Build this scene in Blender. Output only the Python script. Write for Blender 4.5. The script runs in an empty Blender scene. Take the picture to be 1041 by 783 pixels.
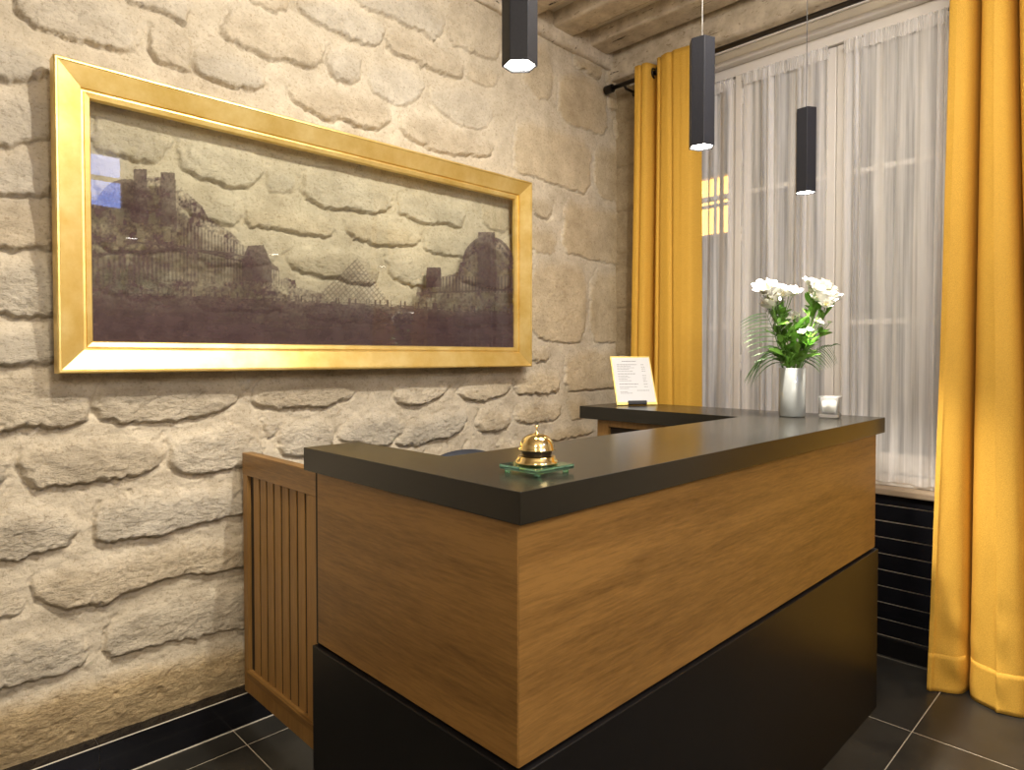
import bpy, bmesh, math, random
import numpy as np
from mathutils import Vector, Matrix
C = bpy.context.scene
R = math.radians
rnd = random.Random(7)

# ------------------------------------------------------------------ camera
CAM = Vector((0, 0, 1.33)); YAW = R(45.5); PITCH = R(1.2); F = 667.0; PX, PY = 520.0, 377.0
hd = Vector((math.cos(YAW), math.sin(YAW), 0))
Fw = hd * math.cos(PITCH) + Vector((0, 0, -math.sin(PITCH)))
Up = hd * math.sin(PITCH) + Vector((0, 0, math.cos(PITCH)))
Rt = Fw.cross(Up)
def ray(px, py): return Fw + Rt * ((px - PX) / F) - Up * ((py - PY) / F)
def onY(px, py, Y):            # point of a traced outline on the plane y = Y
    d = ray(px, py); t = (Y - CAM.y) / d.y; p = CAM + d * t
    return (p.x, p.z)
cd = bpy.data.cameras.new('camera'); cam = bpy.data.objects.new('camera', cd); C.collection.objects.link(cam)
cd.sensor_fit = 'HORIZONTAL'; cd.sensor_width = 36; cd.lens = 36 * F / 1041
cd.shift_x = (520.5 - PX) / 1041; cd.shift_y = (PY - 391.5) / 1041
cd.clip_start = 0.02
cam.matrix_world = Matrix(((Rt.x, Up.x, -Fw.x, CAM.x), (Rt.y, Up.y, -Fw.y, CAM.y), (Rt.z, Up.z, -Fw.z, CAM.z), (0, 0, 0, 1)))
C.camera = cam
vs = C.view_settings; vs.view_transform = 'Standard'; vs.look = 'None'; vs.gamma = 1; vs.exposure = 0; vs.use_curve_mapping = False

# ------------------------------------------------------------------ helpers
def thing(name, label, cat, loc, group=None):
    o = bpy.data.objects.new(name, None); C.collection.objects.link(o); o.location = loc
    o.empty_display_size = 0.05; o['label'] = label; o['category'] = cat
    if group: o['group'] = group
    return o
def origin(o):
    v = Vector((0, 0, 0))
    while o: v = v + o.location; o = o.parent
    return v
def obj(name, bm, mat, parent=None, smooth=False, label=None):
    me = bpy.data.meshes.new(name)
    if parent:
        off = origin(parent)
        bmesh.ops.translate(bm, verts=bm.verts, vec=-off)
    bm.to_mesh(me); bm.free()
    for m in (mat if isinstance(mat, (list, tuple)) else [mat]): me.materials.append(m)
    if smooth:
        me.polygons.foreach_set('use_smooth', [True] * len(me.polygons))
    o = bpy.data.objects.new(name, me); C.collection.objects.link(o)
    if parent: o.parent = parent
    if label: o['label'] = label
    return o
def struct(name, bm, mat, parent=None, smooth=False):
    o = obj(name, bm, mat, parent, smooth)
    if not parent: o['kind'] = 'structure'
    return o
def tag(o, label, cat, group=None):
    o['label'] = label; o['category'] = cat
    if group: o['group'] = group
    return o
def box(bm, a, b, bev=0, mi=0, seg=2):
    x0, y0, z0 = a; x1, y1, z1 = b
    if x0 > x1: x0, x1 = x1, x0
    if y0 > y1: y0, y1 = y1, y0
    if z0 > z1: z0, z1 = z1, z0
    vs_ = [bm.verts.new(p) for p in ((x0,y0,z0),(x1,y0,z0),(x1,y1,z0),(x0,y1,z0),(x0,y0,z1),(x1,y0,z1),(x1,y1,z1),(x0,y1,z1))]
    fs = [bm.faces.new([vs_[i] for i in q]) for q in ((0,3,2,1),(4,5,6,7),(0,1,5,4),(1,2,6,5),(2,3,7,6),(3,0,4,7))]
    for f in fs: f.material_index = mi
    if bev:
        es = list({e for f in fs for e in f.edges})
        bmesh.ops.bevel(bm, geom=es, offset=bev, segments=seg, profile=0.5, affect='EDGES')
    return bm
def B(a, b, bev=0): return box(bmesh.new(), a, b, bev)
def prism(bm, pts, z0, z1, bev=0, mi=0):
    lo = [bm.verts.new((x, y, z0)) for x, y in pts]; hi = [bm.verts.new((x, y, z1)) for x, y in pts]
    n = len(pts); fs = [bm.faces.new(lo[::-1]), bm.faces.new(hi)]
    for i in range(n): fs.append(bm.faces.new((lo[i], lo[(i+1) % n], hi[(i+1) % n], hi[i])))
    for f in fs: f.material_index = mi
    if bev:
        es = list({e for f in fs for e in f.edges})
        bmesh.ops.bevel(bm, geom=es, offset=bev, segments=2, profile=0.5, affect='EDGES')
    return bm
def lathe(bm, prof, c, n=40, mi=0):
    rings = []
    for r, z in prof:
        if r < 1e-6: rings.append([bm.verts.new((c[0], c[1], c[2] + z))])
        else: rings.append([bm.verts.new((c[0] + r*math.cos(2*math.pi*k/n), c[1] + r*math.sin(2*math.pi*k/n), c[2] + z)) for k in range(n)])
    for a, b in zip(rings, rings[1:]):
        for k in range(n):
            q = [a[k % len(a)], a[(k+1) % len(a)], b[(k+1) % len(b)], b[k % len(b)]]
            u = []
            for v in q:
                if v not in u: u.append(v)
            if len(u) > 2: bm.faces.new(u).material_index = mi
    return bm
def tube(bm, pts, rad, n=8, cap=True):
    pts = [Vector(p) for p in pts]; rs = rad if isinstance(rad, (list, tuple)) else [rad] * len(pts)
    prev = None; rings = []
    for i, p in enumerate(pts):
        t = (pts[min(i+1, len(pts)-1)] - pts[max(i-1, 0)]).normalized()
        if prev is None: a = t.orthogonal().normalized()
        else: a = (prev - t * prev.dot(t)).normalized()
        prev = a; b = t.cross(a)
        rings.append([bm.verts.new(p + (a*math.cos(2*math.pi*k/n) + b*math.sin(2*math.pi*k/n)) * rs[i]) for k in range(n)])
    for A_, B_ in zip(rings, rings[1:]):
        for k in range(n): bm.faces.new((A_[k], A_[(k+1) % n], B_[(k+1) % n], B_[k]))
    if cap: bm.faces.new(rings[0][::-1]); bm.faces.new(rings[-1])
    return bm
_rg = np.random.RandomState(3); _L = [_rg.rand(256, 256) for _ in range(8)]
def vnoise(x, y, s=0):
    x = np.asarray(x, float) + 64; y = np.asarray(y, float) + 64
    xi = np.floor(x).astype(int); yi = np.floor(y).astype(int); fx = x - xi; fy = y - yi
    fx = fx*fx*(3-2*fx); fy = fy*fy*(3-2*fy); L = _L[s % 8]; o = s * 17
    g = lambda i, j: L[(i + o) & 255, (j + o*3) & 255]
    return (g(xi,yi)*(1-fx)+g(xi+1,yi)*fx)*(1-fy) + (g(xi,yi+1)*(1-fx)+g(xi+1,yi+1)*fx)*fy - 0.5
def fbm(x, y, s=0, o=4):
    r = 0; a = 1
    for k in range(o): r = r + a * vnoise(x * 2**k, y * 2**k, s + k); a *= 0.5
    return r
def gridobj(name, P, mat, parent=None, smooth=True, col=None, solid=0):
    """P: (ny, nx, 3) array"""
    ny, nx = P.shape[:2]; V = P.reshape(-1, 3).copy()
    if parent: V -= np.array(origin(parent))
    i = np.arange(ny-1)[:, None] * nx + np.arange(nx-1)[None, :]
    Fq = np.stack([i, i+1, i+nx+1, i+nx], -1).reshape(-1, 4)
    me = bpy.data.meshes.new(name); me.vertices.add(len(V)); me.vertices.foreach_set('co', V.astype(np.float32).ravel())
    me.loops.add(Fq.size); me.loops.foreach_set('vertex_index', Fq.astype(np.int32).ravel())
    me.polygons.add(len(Fq)); me.polygons.foreach_set('loop_start', np.arange(0, Fq.size, 4, dtype=np.int32))
    me.update(calc_edges=True); me.validate()
    if smooth: me.polygons.foreach_set('use_smooth', np.ones(len(Fq), bool))
    if col is not None:
        at = me.color_attributes.new('tint', 'FLOAT_COLOR', 'POINT'); at.data.foreach_set('color', col.astype(np.float32).ravel())
    me.materials.append(mat)
    o = bpy.data.objects.new(name, me); C.collection.objects.link(o)
    if parent: o.parent = parent
    if solid:
        m = o.modifiers.new('s', 'SOLIDIFY'); m.thickness = solid; m.offset = 0
    return o

# ------------------------------------------------------------------ materials
def newmat(name):
    m = bpy.data.materials.new(name); m.use_nodes = True; nt = m.node_tree
    return m, nt, nt.nodes['Principled BSDF']
def N(nt, t, **k):
    n = nt.nodes.new(t)
    for a, b in k.items():
        if a in n.inputs: n.inputs[a].default_value = b
        else: setattr(n, a, b)
    return n
def basic(name, col, rough=0.5, metal=0, var=0.08, scale=8, bump=0.0, bscale=60, stretch=(1,1,1), spec=0.5, aniso=0):
    m, nt, p = newmat(name); L = nt.links
    tc = N(nt, 'ShaderNodeTexCoord'); mp = N(nt, 'ShaderNodeMapping'); mp.inputs['Scale'].default_value = stretch
    L.new(tc.outputs['Object'], mp.inputs[0])
    no = N(nt, 'ShaderNodeTexNoise'); no.inputs['Scale'].default_value = scale; no.inputs['Detail'].default_value = 5
    L.new(mp.outputs[0], no.inputs['Vector'])
    cr = N(nt, 'ShaderNodeValToRGB'); c = Vector(col)
    cr.color_ramp.elements[0].color = (*(c * (1 - var)), 1); cr.color_ramp.elements[1].color = (*(c * (1 + var)), 1)
    cr.color_ramp.elements[0].position = 0.3; cr.color_ramp.elements[1].position = 0.7
    L.new(no.outputs['Fac'], cr.inputs[0]); L.new(cr.outputs[0], p.inputs['Base Color'])
    p.inputs['Roughness'].default_value = rough; p.inputs['Metallic'].default_value = metal
    p.inputs['Specular IOR Level'].default_value = spec
    if bump:
        n2 = N(nt, 'ShaderNodeTexNoise'); n2.inputs['Scale'].default_value = bscale; n2.inputs['Detail'].default_value = 4
        L.new(mp.outputs[0], n2.inputs['Vector'])
        b = N(nt, 'ShaderNodeBump'); b.inputs['Strength'].default_value = bump; b.inputs['Distance'].default_value = 0.002
        L.new(n2.outputs['Fac'], b.inputs['Height']); L.new(b.outputs[0], p.inputs['Normal'])
    return m
def emis(name, col, s):
    m, nt, p = newmat(name); p.inputs['Base Color'].default_value = (0.8, 0.8, 0.8, 1)
    p.inputs['Emission Color'].default_value = (*col, 1); p.inputs['Emission Strength'].default_value = s
    return m
def woodmat(name, c1, c2, axis, rough=0.42):
    m, nt, p = newmat(name); L = nt.links
    tc = N(nt, 'ShaderNodeTexCoord'); mp = N(nt, 'ShaderNodeMapping')
    sc = [14, 14, 14]; sc[axis] = 1.1; mp.inputs['Scale'].default_value = sc
    L.new(tc.outputs['Object'], mp.inputs[0])
    n0 = N(nt, 'ShaderNodeTexNoise', Scale=0.55, Detail=3.0); L.new(mp.outputs[0], n0.inputs['Vector'])
    n1 = N(nt, 'ShaderNodeTexNoise', Scale=2.2, Detail=8.0, Roughness=0.65, Distortion=0.9); L.new(mp.outputs[0], n1.inputs['Vector'])
    mp2 = N(nt, 'ShaderNodeMapping'); s2 = [160, 160, 160]; s2[axis] = 14; mp2.inputs['Scale'].default_value = s2
    L.new(tc.outputs['Object'], mp2.inputs[0])
    n2 = N(nt, 'ShaderNodeTexNoise', Scale=1.0, Detail=4.0, Roughness=0.7); L.new(mp2.outputs[0], n2.inputs['Vector'])
    a = N(nt, 'ShaderNodeMix', data_type='FLOAT'); a.inputs[0].default_value = 0.45
    L.new(n0.outputs['Fac'], a.inputs[2]); L.new(n1.outputs['Fac'], a.inputs[3])
    b = N(nt, 'ShaderNodeMix', data_type='FLOAT'); b.inputs[0].default_value = 0.38
    L.new(a.outputs[0], b.inputs[2]); L.new(n2.outputs['Fac'], b.inputs[3])
    cr = N(nt, 'ShaderNodeValToRGB'); e = cr.color_ramp.elements
    e[0].position = 0.37; e[0].color = (*c1, 1); e[1].position = 0.58; e[1].color = (*c2, 1)
    L.new(b.outputs[0], cr.inputs[0]); L.new(cr.outputs[0], p.inputs['Base Color'])
    p.inputs['Roughness'].default_value = rough
    bp = N(nt, 'ShaderNodeBump', Strength=0.12, Distance=0.001); L.new(n2.outputs['Fac'], bp.inputs['Height']); L.new(bp.outputs[0], p.inputs['Normal'])
    return m
def stonemat():
    m, nt, p = newmat('rubble_stone'); L = nt.links
    at = N(nt, 'ShaderNodeAttribute', attribute_name='tint')
    tc = N(nt, 'ShaderNodeTexCoord')
    n1 = N(nt, 'ShaderNodeTexNoise', Scale=9.0, Detail=8.0, Roughness=0.7); L.new(tc.outputs['Object'], n1.inputs['Vector'])
    n2 = N(nt, 'ShaderNodeTexNoise', Scale=95.0, Detail=6.0, Roughness=0.75); L.new(tc.outputs['Object'], n2.inputs['Vector'])
    mpp = N(nt, 'ShaderNodeMapping'); mpp.inputs['Rotation'].default_value = (0, R(-28), 0); mpp.inputs['Scale'].default_value = (45, 45, 95)
    L.new(tc.outputs['Object'], mpp.inputs[0])
    n3 = N(nt, 'ShaderNodeTexNoise', Scale=1.0, Detail=5.0, Roughness=0.7); L.new(mpp.outputs[0], n3.inputs['Vector'])
    cr = N(nt, 'ShaderNodeValToRGB'); e = cr.color_ramp.elements
    e[0].position = 0.3; e[0].color = (0.72, 0.68, 0.62, 1); e[1].position = 0.68; e[1].color = (1.12, 1.10, 1.06, 1)
    L.new(n1.outputs['Fac'], cr.inputs[0])
    mx = N(nt, 'ShaderNodeMix', data_type='RGBA', blend_type='MULTIPLY'); mx.inputs[0].default_value = 1
    L.new(at.outputs['Color'], mx.inputs[6]); L.new(cr.outputs[0], mx.inputs[7])
    cr2 = N(nt, 'ShaderNodeValToRGB'); e = cr2.color_ramp.elements
    e[0].position = 0.36; e[0].color = (0.45, 0.38, 0.30, 1); e[1].position = 0.47; e[1].color = (1, 1, 1, 1)
    L.new(n2.outputs['Fac'], cr2.inputs[0])
    mx2 = N(nt, 'ShaderNodeMix', data_type='RGBA', blend_type='MULTIPLY'); mx2.inputs[0].default_value = 0.5
    L.new(mx.outputs[2], mx2.inputs[6]); L.new(cr2.outputs[0], mx2.inputs[7]); L.new(mx2.outputs[2], p.inputs['Base Color'])
    p.inputs['Roughness'].default_value = 0.9; p.inputs['Specular IOR Level'].default_value = 0.2
    b1 = N(nt, 'ShaderNodeBump', Strength=0.55, Distance=0.016); L.new(n3.outputs['Fac'], b1.inputs['Height'])
    b2 = N(nt, 'ShaderNodeBump', Strength=0.6, Distance=0.006); L.new(n2.outputs['Fac'], b2.inputs['Height']); L.new(b1.outputs[0], b2.inputs['Normal'])
    L.new(at.outputs['Alpha'], b1.inputs['Strength'])
    L.new(b2.outputs[0], p.inputs['Normal'])
    return m
def leafgold():
    m, nt, p = newmat('gold_leaf'); L = nt.links
    tc = N(nt, 'ShaderNodeTexCoord')
    n1 = N(nt, 'ShaderNodeTexNoise', Scale=7.0, Detail=6.0, Roughness=0.7); L.new(tc.outputs['Object'], n1.inputs['Vector'])
    cr = N(nt, 'ShaderNodeValToRGB'); e = cr.color_ramp.elements
    e[0].position = 0.35; e[0].color = (0.74, 0.51, 0.14, 1); e[1].position = 0.7; e[1].color = (0.88, 0.69, 0.29, 1)
    L.new(n1.outputs['Fac'], cr.inputs[0]); L.new(cr.outputs[0], p.inputs['Base Color'])
    p.inputs['Metallic'].default_value = 0.75
    mr = N(nt, 'ShaderNodeMapRange'); mr.inputs[3].default_value = 0.30; mr.inputs[4].default_value = 0.46
    L.new(n1.outputs['Fac'], mr.inputs[0]); L.new(mr.outputs[0], p.inputs['Roughness'])
    n2 = N(nt, 'ShaderNodeTexNoise', Scale=40.0, Detail=3.0); L.new(tc.outputs['Object'], n2.inputs['Vector'])
    b = N(nt, 'ShaderNodeBump', Strength=0.12, Distance=0.002); L.new(n2.outputs['Fac'], b.inputs['Height']); L.new(b.outputs[0], p.inputs['Normal'])
    return m
def sheermat():
    m, nt, p = newmat('voile'); L = nt.links; nt.nodes.remove(p)
    out = nt.nodes['Material Output']
    tc = N(nt, 'ShaderNodeTexCoord'); mp = N(nt, 'ShaderNodeMapping'); mp.inputs['Scale'].default_value = (1, 260, 12); L.new(tc.outputs['Object'], mp.inputs[0])
    no = N(nt, 'ShaderNodeTexNoise', Scale=1.0, Detail=2.0); L.new(mp.outputs[0], no.inputs['Vector'])
    d = N(nt, 'ShaderNodeBsdfDiffuse'); d.inputs[0].default_value = (0.95, 0.93, 0.91, 1)
    t = N(nt, 'ShaderNodeBsdfTranslucent'); t.inputs[0].default_value = (0.95, 0.93, 0.91, 1)
    a = N(nt, 'ShaderNodeMixShader'); a.inputs[0].default_value = 0.2; L.new(d.outputs[0], a.inputs[1]); L.new(t.outputs[0], a.inputs[2])
    tr = N(nt, 'ShaderNodeBsdfTransparent')
    # a thin weave closes up when seen at a slant
    lw = N(nt, 'ShaderNodeLayerWeight', Blend=0.35)
    mr = N(nt, 'ShaderNodeMapRange'); mr.inputs[3].default_value = 0.20; mr.inputs[4].default_value = 1.0; L.new(lw.outputs['Facing'], mr.inputs[0])
    ma = N(nt, 'ShaderNodeMath', operation='MULTIPLY_ADD'); ma.inputs[1].default_value = 0.12; L.new(no.outputs['Fac'], ma.inputs[0])
    mpd = N(nt, 'ShaderNodeMapping'); mpd.inputs['Scale'].default_value = (.1, 26, .5); L.new(tc.outputs['Object'], mpd.inputs[0])      # gathered where the cloth doubles up
    nd = N(nt, 'ShaderNodeTexNoise', Scale=1.0, Detail=3.0, Roughness=0.6); L.new(mpd.outputs[0], nd.inputs['Vector'])
    md = N(nt, 'ShaderNodeMapRange'); md.inputs[1].default_value = .38; md.inputs[2].default_value = .62; md.inputs[3].default_value = 0; md.inputs[4].default_value = .5; L.new(nd.outputs['Fac'], md.inputs[0])
    mad = N(nt, 'ShaderNodeMath', operation='ADD'); L.new(mr.outputs[0], mad.inputs[0]); L.new(md.outputs[0], mad.inputs[1]); mr = mad; L.new(mr.outputs[0], ma.inputs[2])
    cl = N(nt, 'ShaderNodeClamp'); L.new(ma.outputs[0], cl.inputs[0])
    b = N(nt, 'ShaderNodeMixShader'); L.new(cl.outputs[0], b.inputs[0]); L.new(tr.outputs[0], b.inputs[1]); L.new(a.outputs[0], b.inputs[2])
    L.new(b.outputs[0], out.inputs[0])
    return m
def printmat():
    m, nt, p = newmat('printed_acrylic'); L = nt.links; nt.nodes.remove(p); out = nt.nodes['Material Output']
    at = N(nt, 'ShaderNodeAttribute', attribute_name='tint')
    d = N(nt, 'ShaderNodeBsdfDiffuse'); L.new(at.outputs['Color'], d.inputs[0])
    tr = N(nt, 'ShaderNodeBsdfTransparent'); tr.inputs[0].default_value = (0.93, 0.95, 0.91, 1)
    a = N(nt, 'ShaderNodeMixShader'); L.new(at.outputs['Alpha'], a.inputs[0]); L.new(tr.outputs[0], a.inputs[1]); L.new(d.outputs[0], a.inputs[2])
    g = N(nt, 'ShaderNodeBsdfGlossy'); g.inputs['Roughness'].default_value = 0.012
    fr = N(nt, 'ShaderNodeFresnel', IOR=1.5)
    b = N(nt, 'ShaderNodeMixShader'); L.new(fr.outputs[0], b.inputs[0]); L.new(a.outputs[0], b.inputs[1]); L.new(g.outputs[0], b.inputs[2])
    L.new(b.outputs[0], out.inputs[0]); return m
def panemat():
    m, nt, p = newmat('window_glass'); L = nt.links; nt.nodes.remove(p); out = nt.nodes['Material Output']
    tr = N(nt, 'ShaderNodeBsdfTransparent'); tr.inputs[0].default_value = (0.94, 0.96, 0.95, 1)
    g = N(nt, 'ShaderNodeBsdfGlossy'); g.inputs['Roughness'].default_value = 0.02; fr = N(nt, 'ShaderNodeFresnel', IOR=1.5)
    b = N(nt, 'ShaderNodeMixShader'); L.new(fr.outputs[0], b.inputs[0]); L.new(tr.outputs[0], b.inputs[1]); L.new(g.outputs[0], b.inputs[2])
    L.new(b.outputs[0], out.inputs[0]); return m
def glassmat(name, col, rough=0.02, trans=1.0):
    m, nt, p = newmat(name); p.inputs['Base Color'].default_value = (*col, 1); p.inputs['Transmission Weight'].default_value = trans
    p.inputs['Roughness'].default_value = rough; p.inputs['IOR'].default_value = 1.5; return m
def clothmat():
    m, nt, p = newmat('mustard_cloth'); L = nt.links
    tc = N(nt, 'ShaderNodeTexCoord'); w = N(nt, 'ShaderNodeTexNoise', Scale=420.0, Detail=2.0); L.new(tc.outputs['Object'], w.inputs['Vector'])
    cr = N(nt, 'ShaderNodeValToRGB'); e = cr.color_ramp.elements
    e[0].position = 0.3; e[0].color = (0.56, 0.31, 0.042, 1); e[1].position = 0.7; e[1].color = (0.76, 0.445, 0.07, 1)
    L.new(w.outputs['Fac'], cr.inputs[0]); L.new(cr.outputs[0], p.inputs['Base Color'])
    p.inputs['Roughness'].default_value = 0.75; p.inputs['Specular IOR Level'].default_value = 0.25
    b = N(nt, 'ShaderNodeBump', Strength=0.15, Distance=0.001); L.new(w.outputs['Fac'], b.inputs['Height']); L.new(b.outputs[0], p.inputs['Normal'])
    return m
def floormat():
    m, nt, p = newmat('floor_tile'); L = nt.links
    geo = N(nt, 'ShaderNodeNewGeometry'); sp = N(nt, 'ShaderNodeSeparateXYZ'); L.new(geo.outputs['Position'], sp.inputs[0])
    def joint(out, off, per):
        a = N(nt, 'ShaderNodeMath', operation='SUBTRACT'); L.new(out, a.inputs[0]); a.inputs[1].default_value = off
        b = N(nt, 'ShaderNodeMath', operation='PINGPONG'); L.new(a.outputs[0], b.inputs[0]); b.inputs[1].default_value = per / 2
        c = N(nt, 'ShaderNodeMath', operation='LESS_THAN'); L.new(b.outputs[0], c.inputs[0]); c.inputs[1].default_value = 0.0017
        return c
    jx = joint(sp.outputs['X'], 2.626, 0.5717); jy = joint(sp.outputs['Y'], 0.645, 0.525)
    mx = N(nt, 'ShaderNodeMath', operation='MAXIMUM'); L.new(jx.outputs[0], mx.inputs[0]); L.new(jy.outputs[0], mx.inputs[1])
    no = N(nt, 'ShaderNodeTexNoise', Scale=6.0, Detail=8.0, Roughness=0.65); L.new(geo.outputs['Position'], no.inputs['Vector'])
    cr = N(nt, 'ShaderNodeValToRGB'); e = cr.color_ramp.elements
    e[0].position = 0.3; e[0].color = (0.018, 0.017, 0.015, 1); e[1].position = 0.75; e[1].color = (0.04, 0.037, 0.031, 1)
    L.new(no.outputs['Fac'], cr.inputs[0])
    mc = N(nt, 'ShaderNodeMix', data_type='RGBA'); L.new(mx.outputs[0], mc.inputs[0]); L.new(cr.outputs[0], mc.inputs[6]); mc.inputs[7].default_value = (0.42, 0.38, 0.30, 1)
    L.new(mc.outputs[2], p.inputs['Base Color'])
    mr = N(nt, 'ShaderNodeMapRange'); mr.inputs[3].default_value = 0.25; mr.inputs[4].default_value = 0.45; L.new(no.outputs['Fac'], mr.inputs[0]); L.new(mr.outputs[0], p.inputs['Roughness'])
    b = N(nt, 'ShaderNodeBump', Strength=0.3, Distance=0.002, invert=True); L.new(mx.outputs[0], b.inputs['Height']); L.new(b.outputs[0], p.inputs['Normal'])
    return m
def beammat():
    m, nt, p = newmat('painted_timber'); L = nt.links
    tc = N(nt, 'ShaderNodeTexCoord')
    def noise(scale, sc, det, dist=0):
        mp = N(nt, 'ShaderNodeMapping'); mp.inputs['Scale'].default_value = sc; L.new(tc.outputs['Object'], mp.inputs[0])
        n = N(nt, 'ShaderNodeTexNoise', Scale=scale, Detail=det, Roughness=0.62, Distortion=dist); L.new(mp.outputs[0], n.inputs['Vector']); return n
    n1 = noise(1.0, (38, 1.9, 38), 6.0, .5)              # long drying cracks
    n2 = noise(14.0, (1, 1, 1), 7.0)                      # worn limewash
    n3 = noise(60.0, (1, .5, 1), 5.0)
    c1 = N(nt, 'ShaderNodeValToRGB'); e = c1.color_ramp.elements
    e[0].position = 0.325; e[0].color = (0.10, 0.08, 0.06, 1); e[1].position = 0.345; e[1].color = (1, 1, 1, 1); L.new(n1.outputs['Fac'], c1.inputs[0])
    c2 = N(nt, 'ShaderNodeValToRGB'); e = c2.color_ramp.elements
    e[0].position = 0.35; e[0].color = (0.46, 0.38, 0.27, 1); e[1].position = 0.65; e[1].color = (0.68, 0.59, 0.45, 1); L.new(n2.outputs['Fac'], c2.inputs[0])
    c3 = N(nt, 'ShaderNodeValToRGB'); e = c3.color_ramp.elements
    e[0].position = 0.30; e[0].color = (0.55, 0.5, 0.42, 1); e[1].position = 0.42; e[1].color = (1, 1, 1, 1); L.new(n3.outputs['Fac'], c3.inputs[0])
    m1 = N(nt, 'ShaderNodeMix', data_type='RGBA', blend_type='MULTIPLY'); m1.inputs[0].default_value = 1; L.new(c2.outputs[0], m1.inputs[6]); L.new(c1.outputs[0], m1.inputs[7])
    m2 = N(nt, 'ShaderNodeMix', data_type='RGBA', blend_type='MULTIPLY'); m2.inputs[0].default_value = 1; L.new(m1.outputs[2], m2.inputs[6]); L.new(c3.outputs[0], m2.inputs[7])
    L.new(m2.outputs[2], p.inputs['Base Color']); p.inputs['Roughness'].default_value = 0.85
    b = N(nt, 'ShaderNodeBump', Strength=0.8, Distance=0.01); L.new(c1.outputs[0], b.inputs['Height'])
    b2 = N(nt, 'ShaderNodeBump', Strength=0.6, Distance=0.004); L.new(n3.outputs['Fac'], b2.inputs['Height']); L.new(b.outputs[0], b2.inputs['Normal']); L.new(b2.outputs[0], p.inputs['Normal'])
    return m
M_stone = stonemat(); M_gold = leafgold(); M_sheer = sheermat(); M_print = printmat(); M_pane = panemat(); M_cloth = clothmat()
M_floor = floormat(); M_beam = beammat()
M_plaster = basic('lime_plaster', (0.60, 0.53, 0.42), 0.9, var=0.1, scale=5, bump=0.4, bscale=20)
M_cream = basic('cream_wall_paint', (0.62, 0.55, 0.45), 0.8, var=0.03)
M_white = basic('white_gloss_paint', (0.76, 0.72, 0.67), 0.4, var=0.03, scale=3)
M_woodX = woodmat('oak_veneer_front', (0.150, 0.074, 0.017), (0.315, 0.165, 0.043), 0)
M_woodY = woodmat('oak_veneer_side', (0.150, 0.074, 0.017), (0.315, 0.165, 0.043), 1)
M_woodZ = woodmat('oak_solid_upright', (0.24, 0.125, 0.034), (0.39, 0.215, 0.065), 2, 0.5)
M_ceil = basic('ceiling_limewash', (0.72, 0.65, 0.53), 0.9, var=0.07, scale=5, bump=0.4, bscale=20)
M_top = basic('dark_laminate', (0.014, 0.0125, 0.009), 0.24, var=0.12, scale=60, bump=0.03, bscale=300, spec=0.5)
M_plinth = basic('black_laminate', (0.006, 0.0055, 0.006), 0.36, var=0.1, scale=30, spec=0.3)
M_tile = basic('black_glazed_tile', (0.008, 0.008, 0.010), 0.12, var=0.2, scale=5, bump=0.15, bscale=12)
M_grout = basic('pale_grout', (0.66, 0.60, 0.50), 0.8)
M_sill = basic('stone_sill', (0.33, 0.25, 0.17), 0.7, bump=0.3, bscale=30)
M_black = basic('black_powder_coat', (0.014, 0.014, 0.018), 0.5, var=0.15, scale=200, bump=0.1, bscale=500, spec=0.3)
M_rod = basic('dark_bronze', (0.05, 0.042, 0.035), 0.35, 0.8)
M_steel = basic('steel_cable', (0.55, 0.55, 0.53), 0.35, 0.9)
M_dcable = basic('dark_cable', (0.05, 0.045, 0.04), 0.5)
M_lamp = emis('lamp_glow', (1.0, 0.93, 0.84), 28)
M_brass = basic('polished_brass', (0.92, 0.74, 0.38), 0.08, 1.0, var=0.05)
M_gglass = glassmat('green_edge_glass', (0.36, 0.82, 0.70), 0.03)
M_rub = basic('rubber', (0.05, 0.05, 0.05), 0.7)
M_vase = None
M_blue = basic('navy_upholstery', (0.018, 0.021, 0.032), 0.6, var=0.15, scale=150, bump=0.3, bscale=300)
M_paper = basic('white_paper', (0.64, 0.64, 0.65), 0.6, var=0.01)
M_ink = basic('grey_ink', (0.10, 0.10, 0.11), 0.7)
M_goldedge = basic('gold_edge', (0.75, 0.56, 0.16), 0.35, 0.6)
M_stem = basic('stem_green', (0.10, 0.22, 0.03), 0.5, var=0.2)
M_leaf = basic('leaf_green', (0.12, 0.27, 0.035), 0.45, var=0.35, scale=25)
M_frond = basic('frond_green', (0.06, 0.13, 0.03), 0.5, var=0.3)
M_petal = basic('white_petal', (0.88, 0.88, 0.82), 0.6, var=0.03)
M_pistil = basic('yellow_stamen', (0.75, 0.60, 0.10), 0.6)
M_wax = basic('white_wax', (0.85, 0.83, 0.78), 0.5)
M_facade = basic('street_facade', (0.33, 0.30, 0.27), 0.9, var=0.15, scale=2)
M_inner = basic('dark_recess', (0.03, 0.02, 0.012), 0.8)  # near-black; in the gate it paints the shade of the slat grooves

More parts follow.
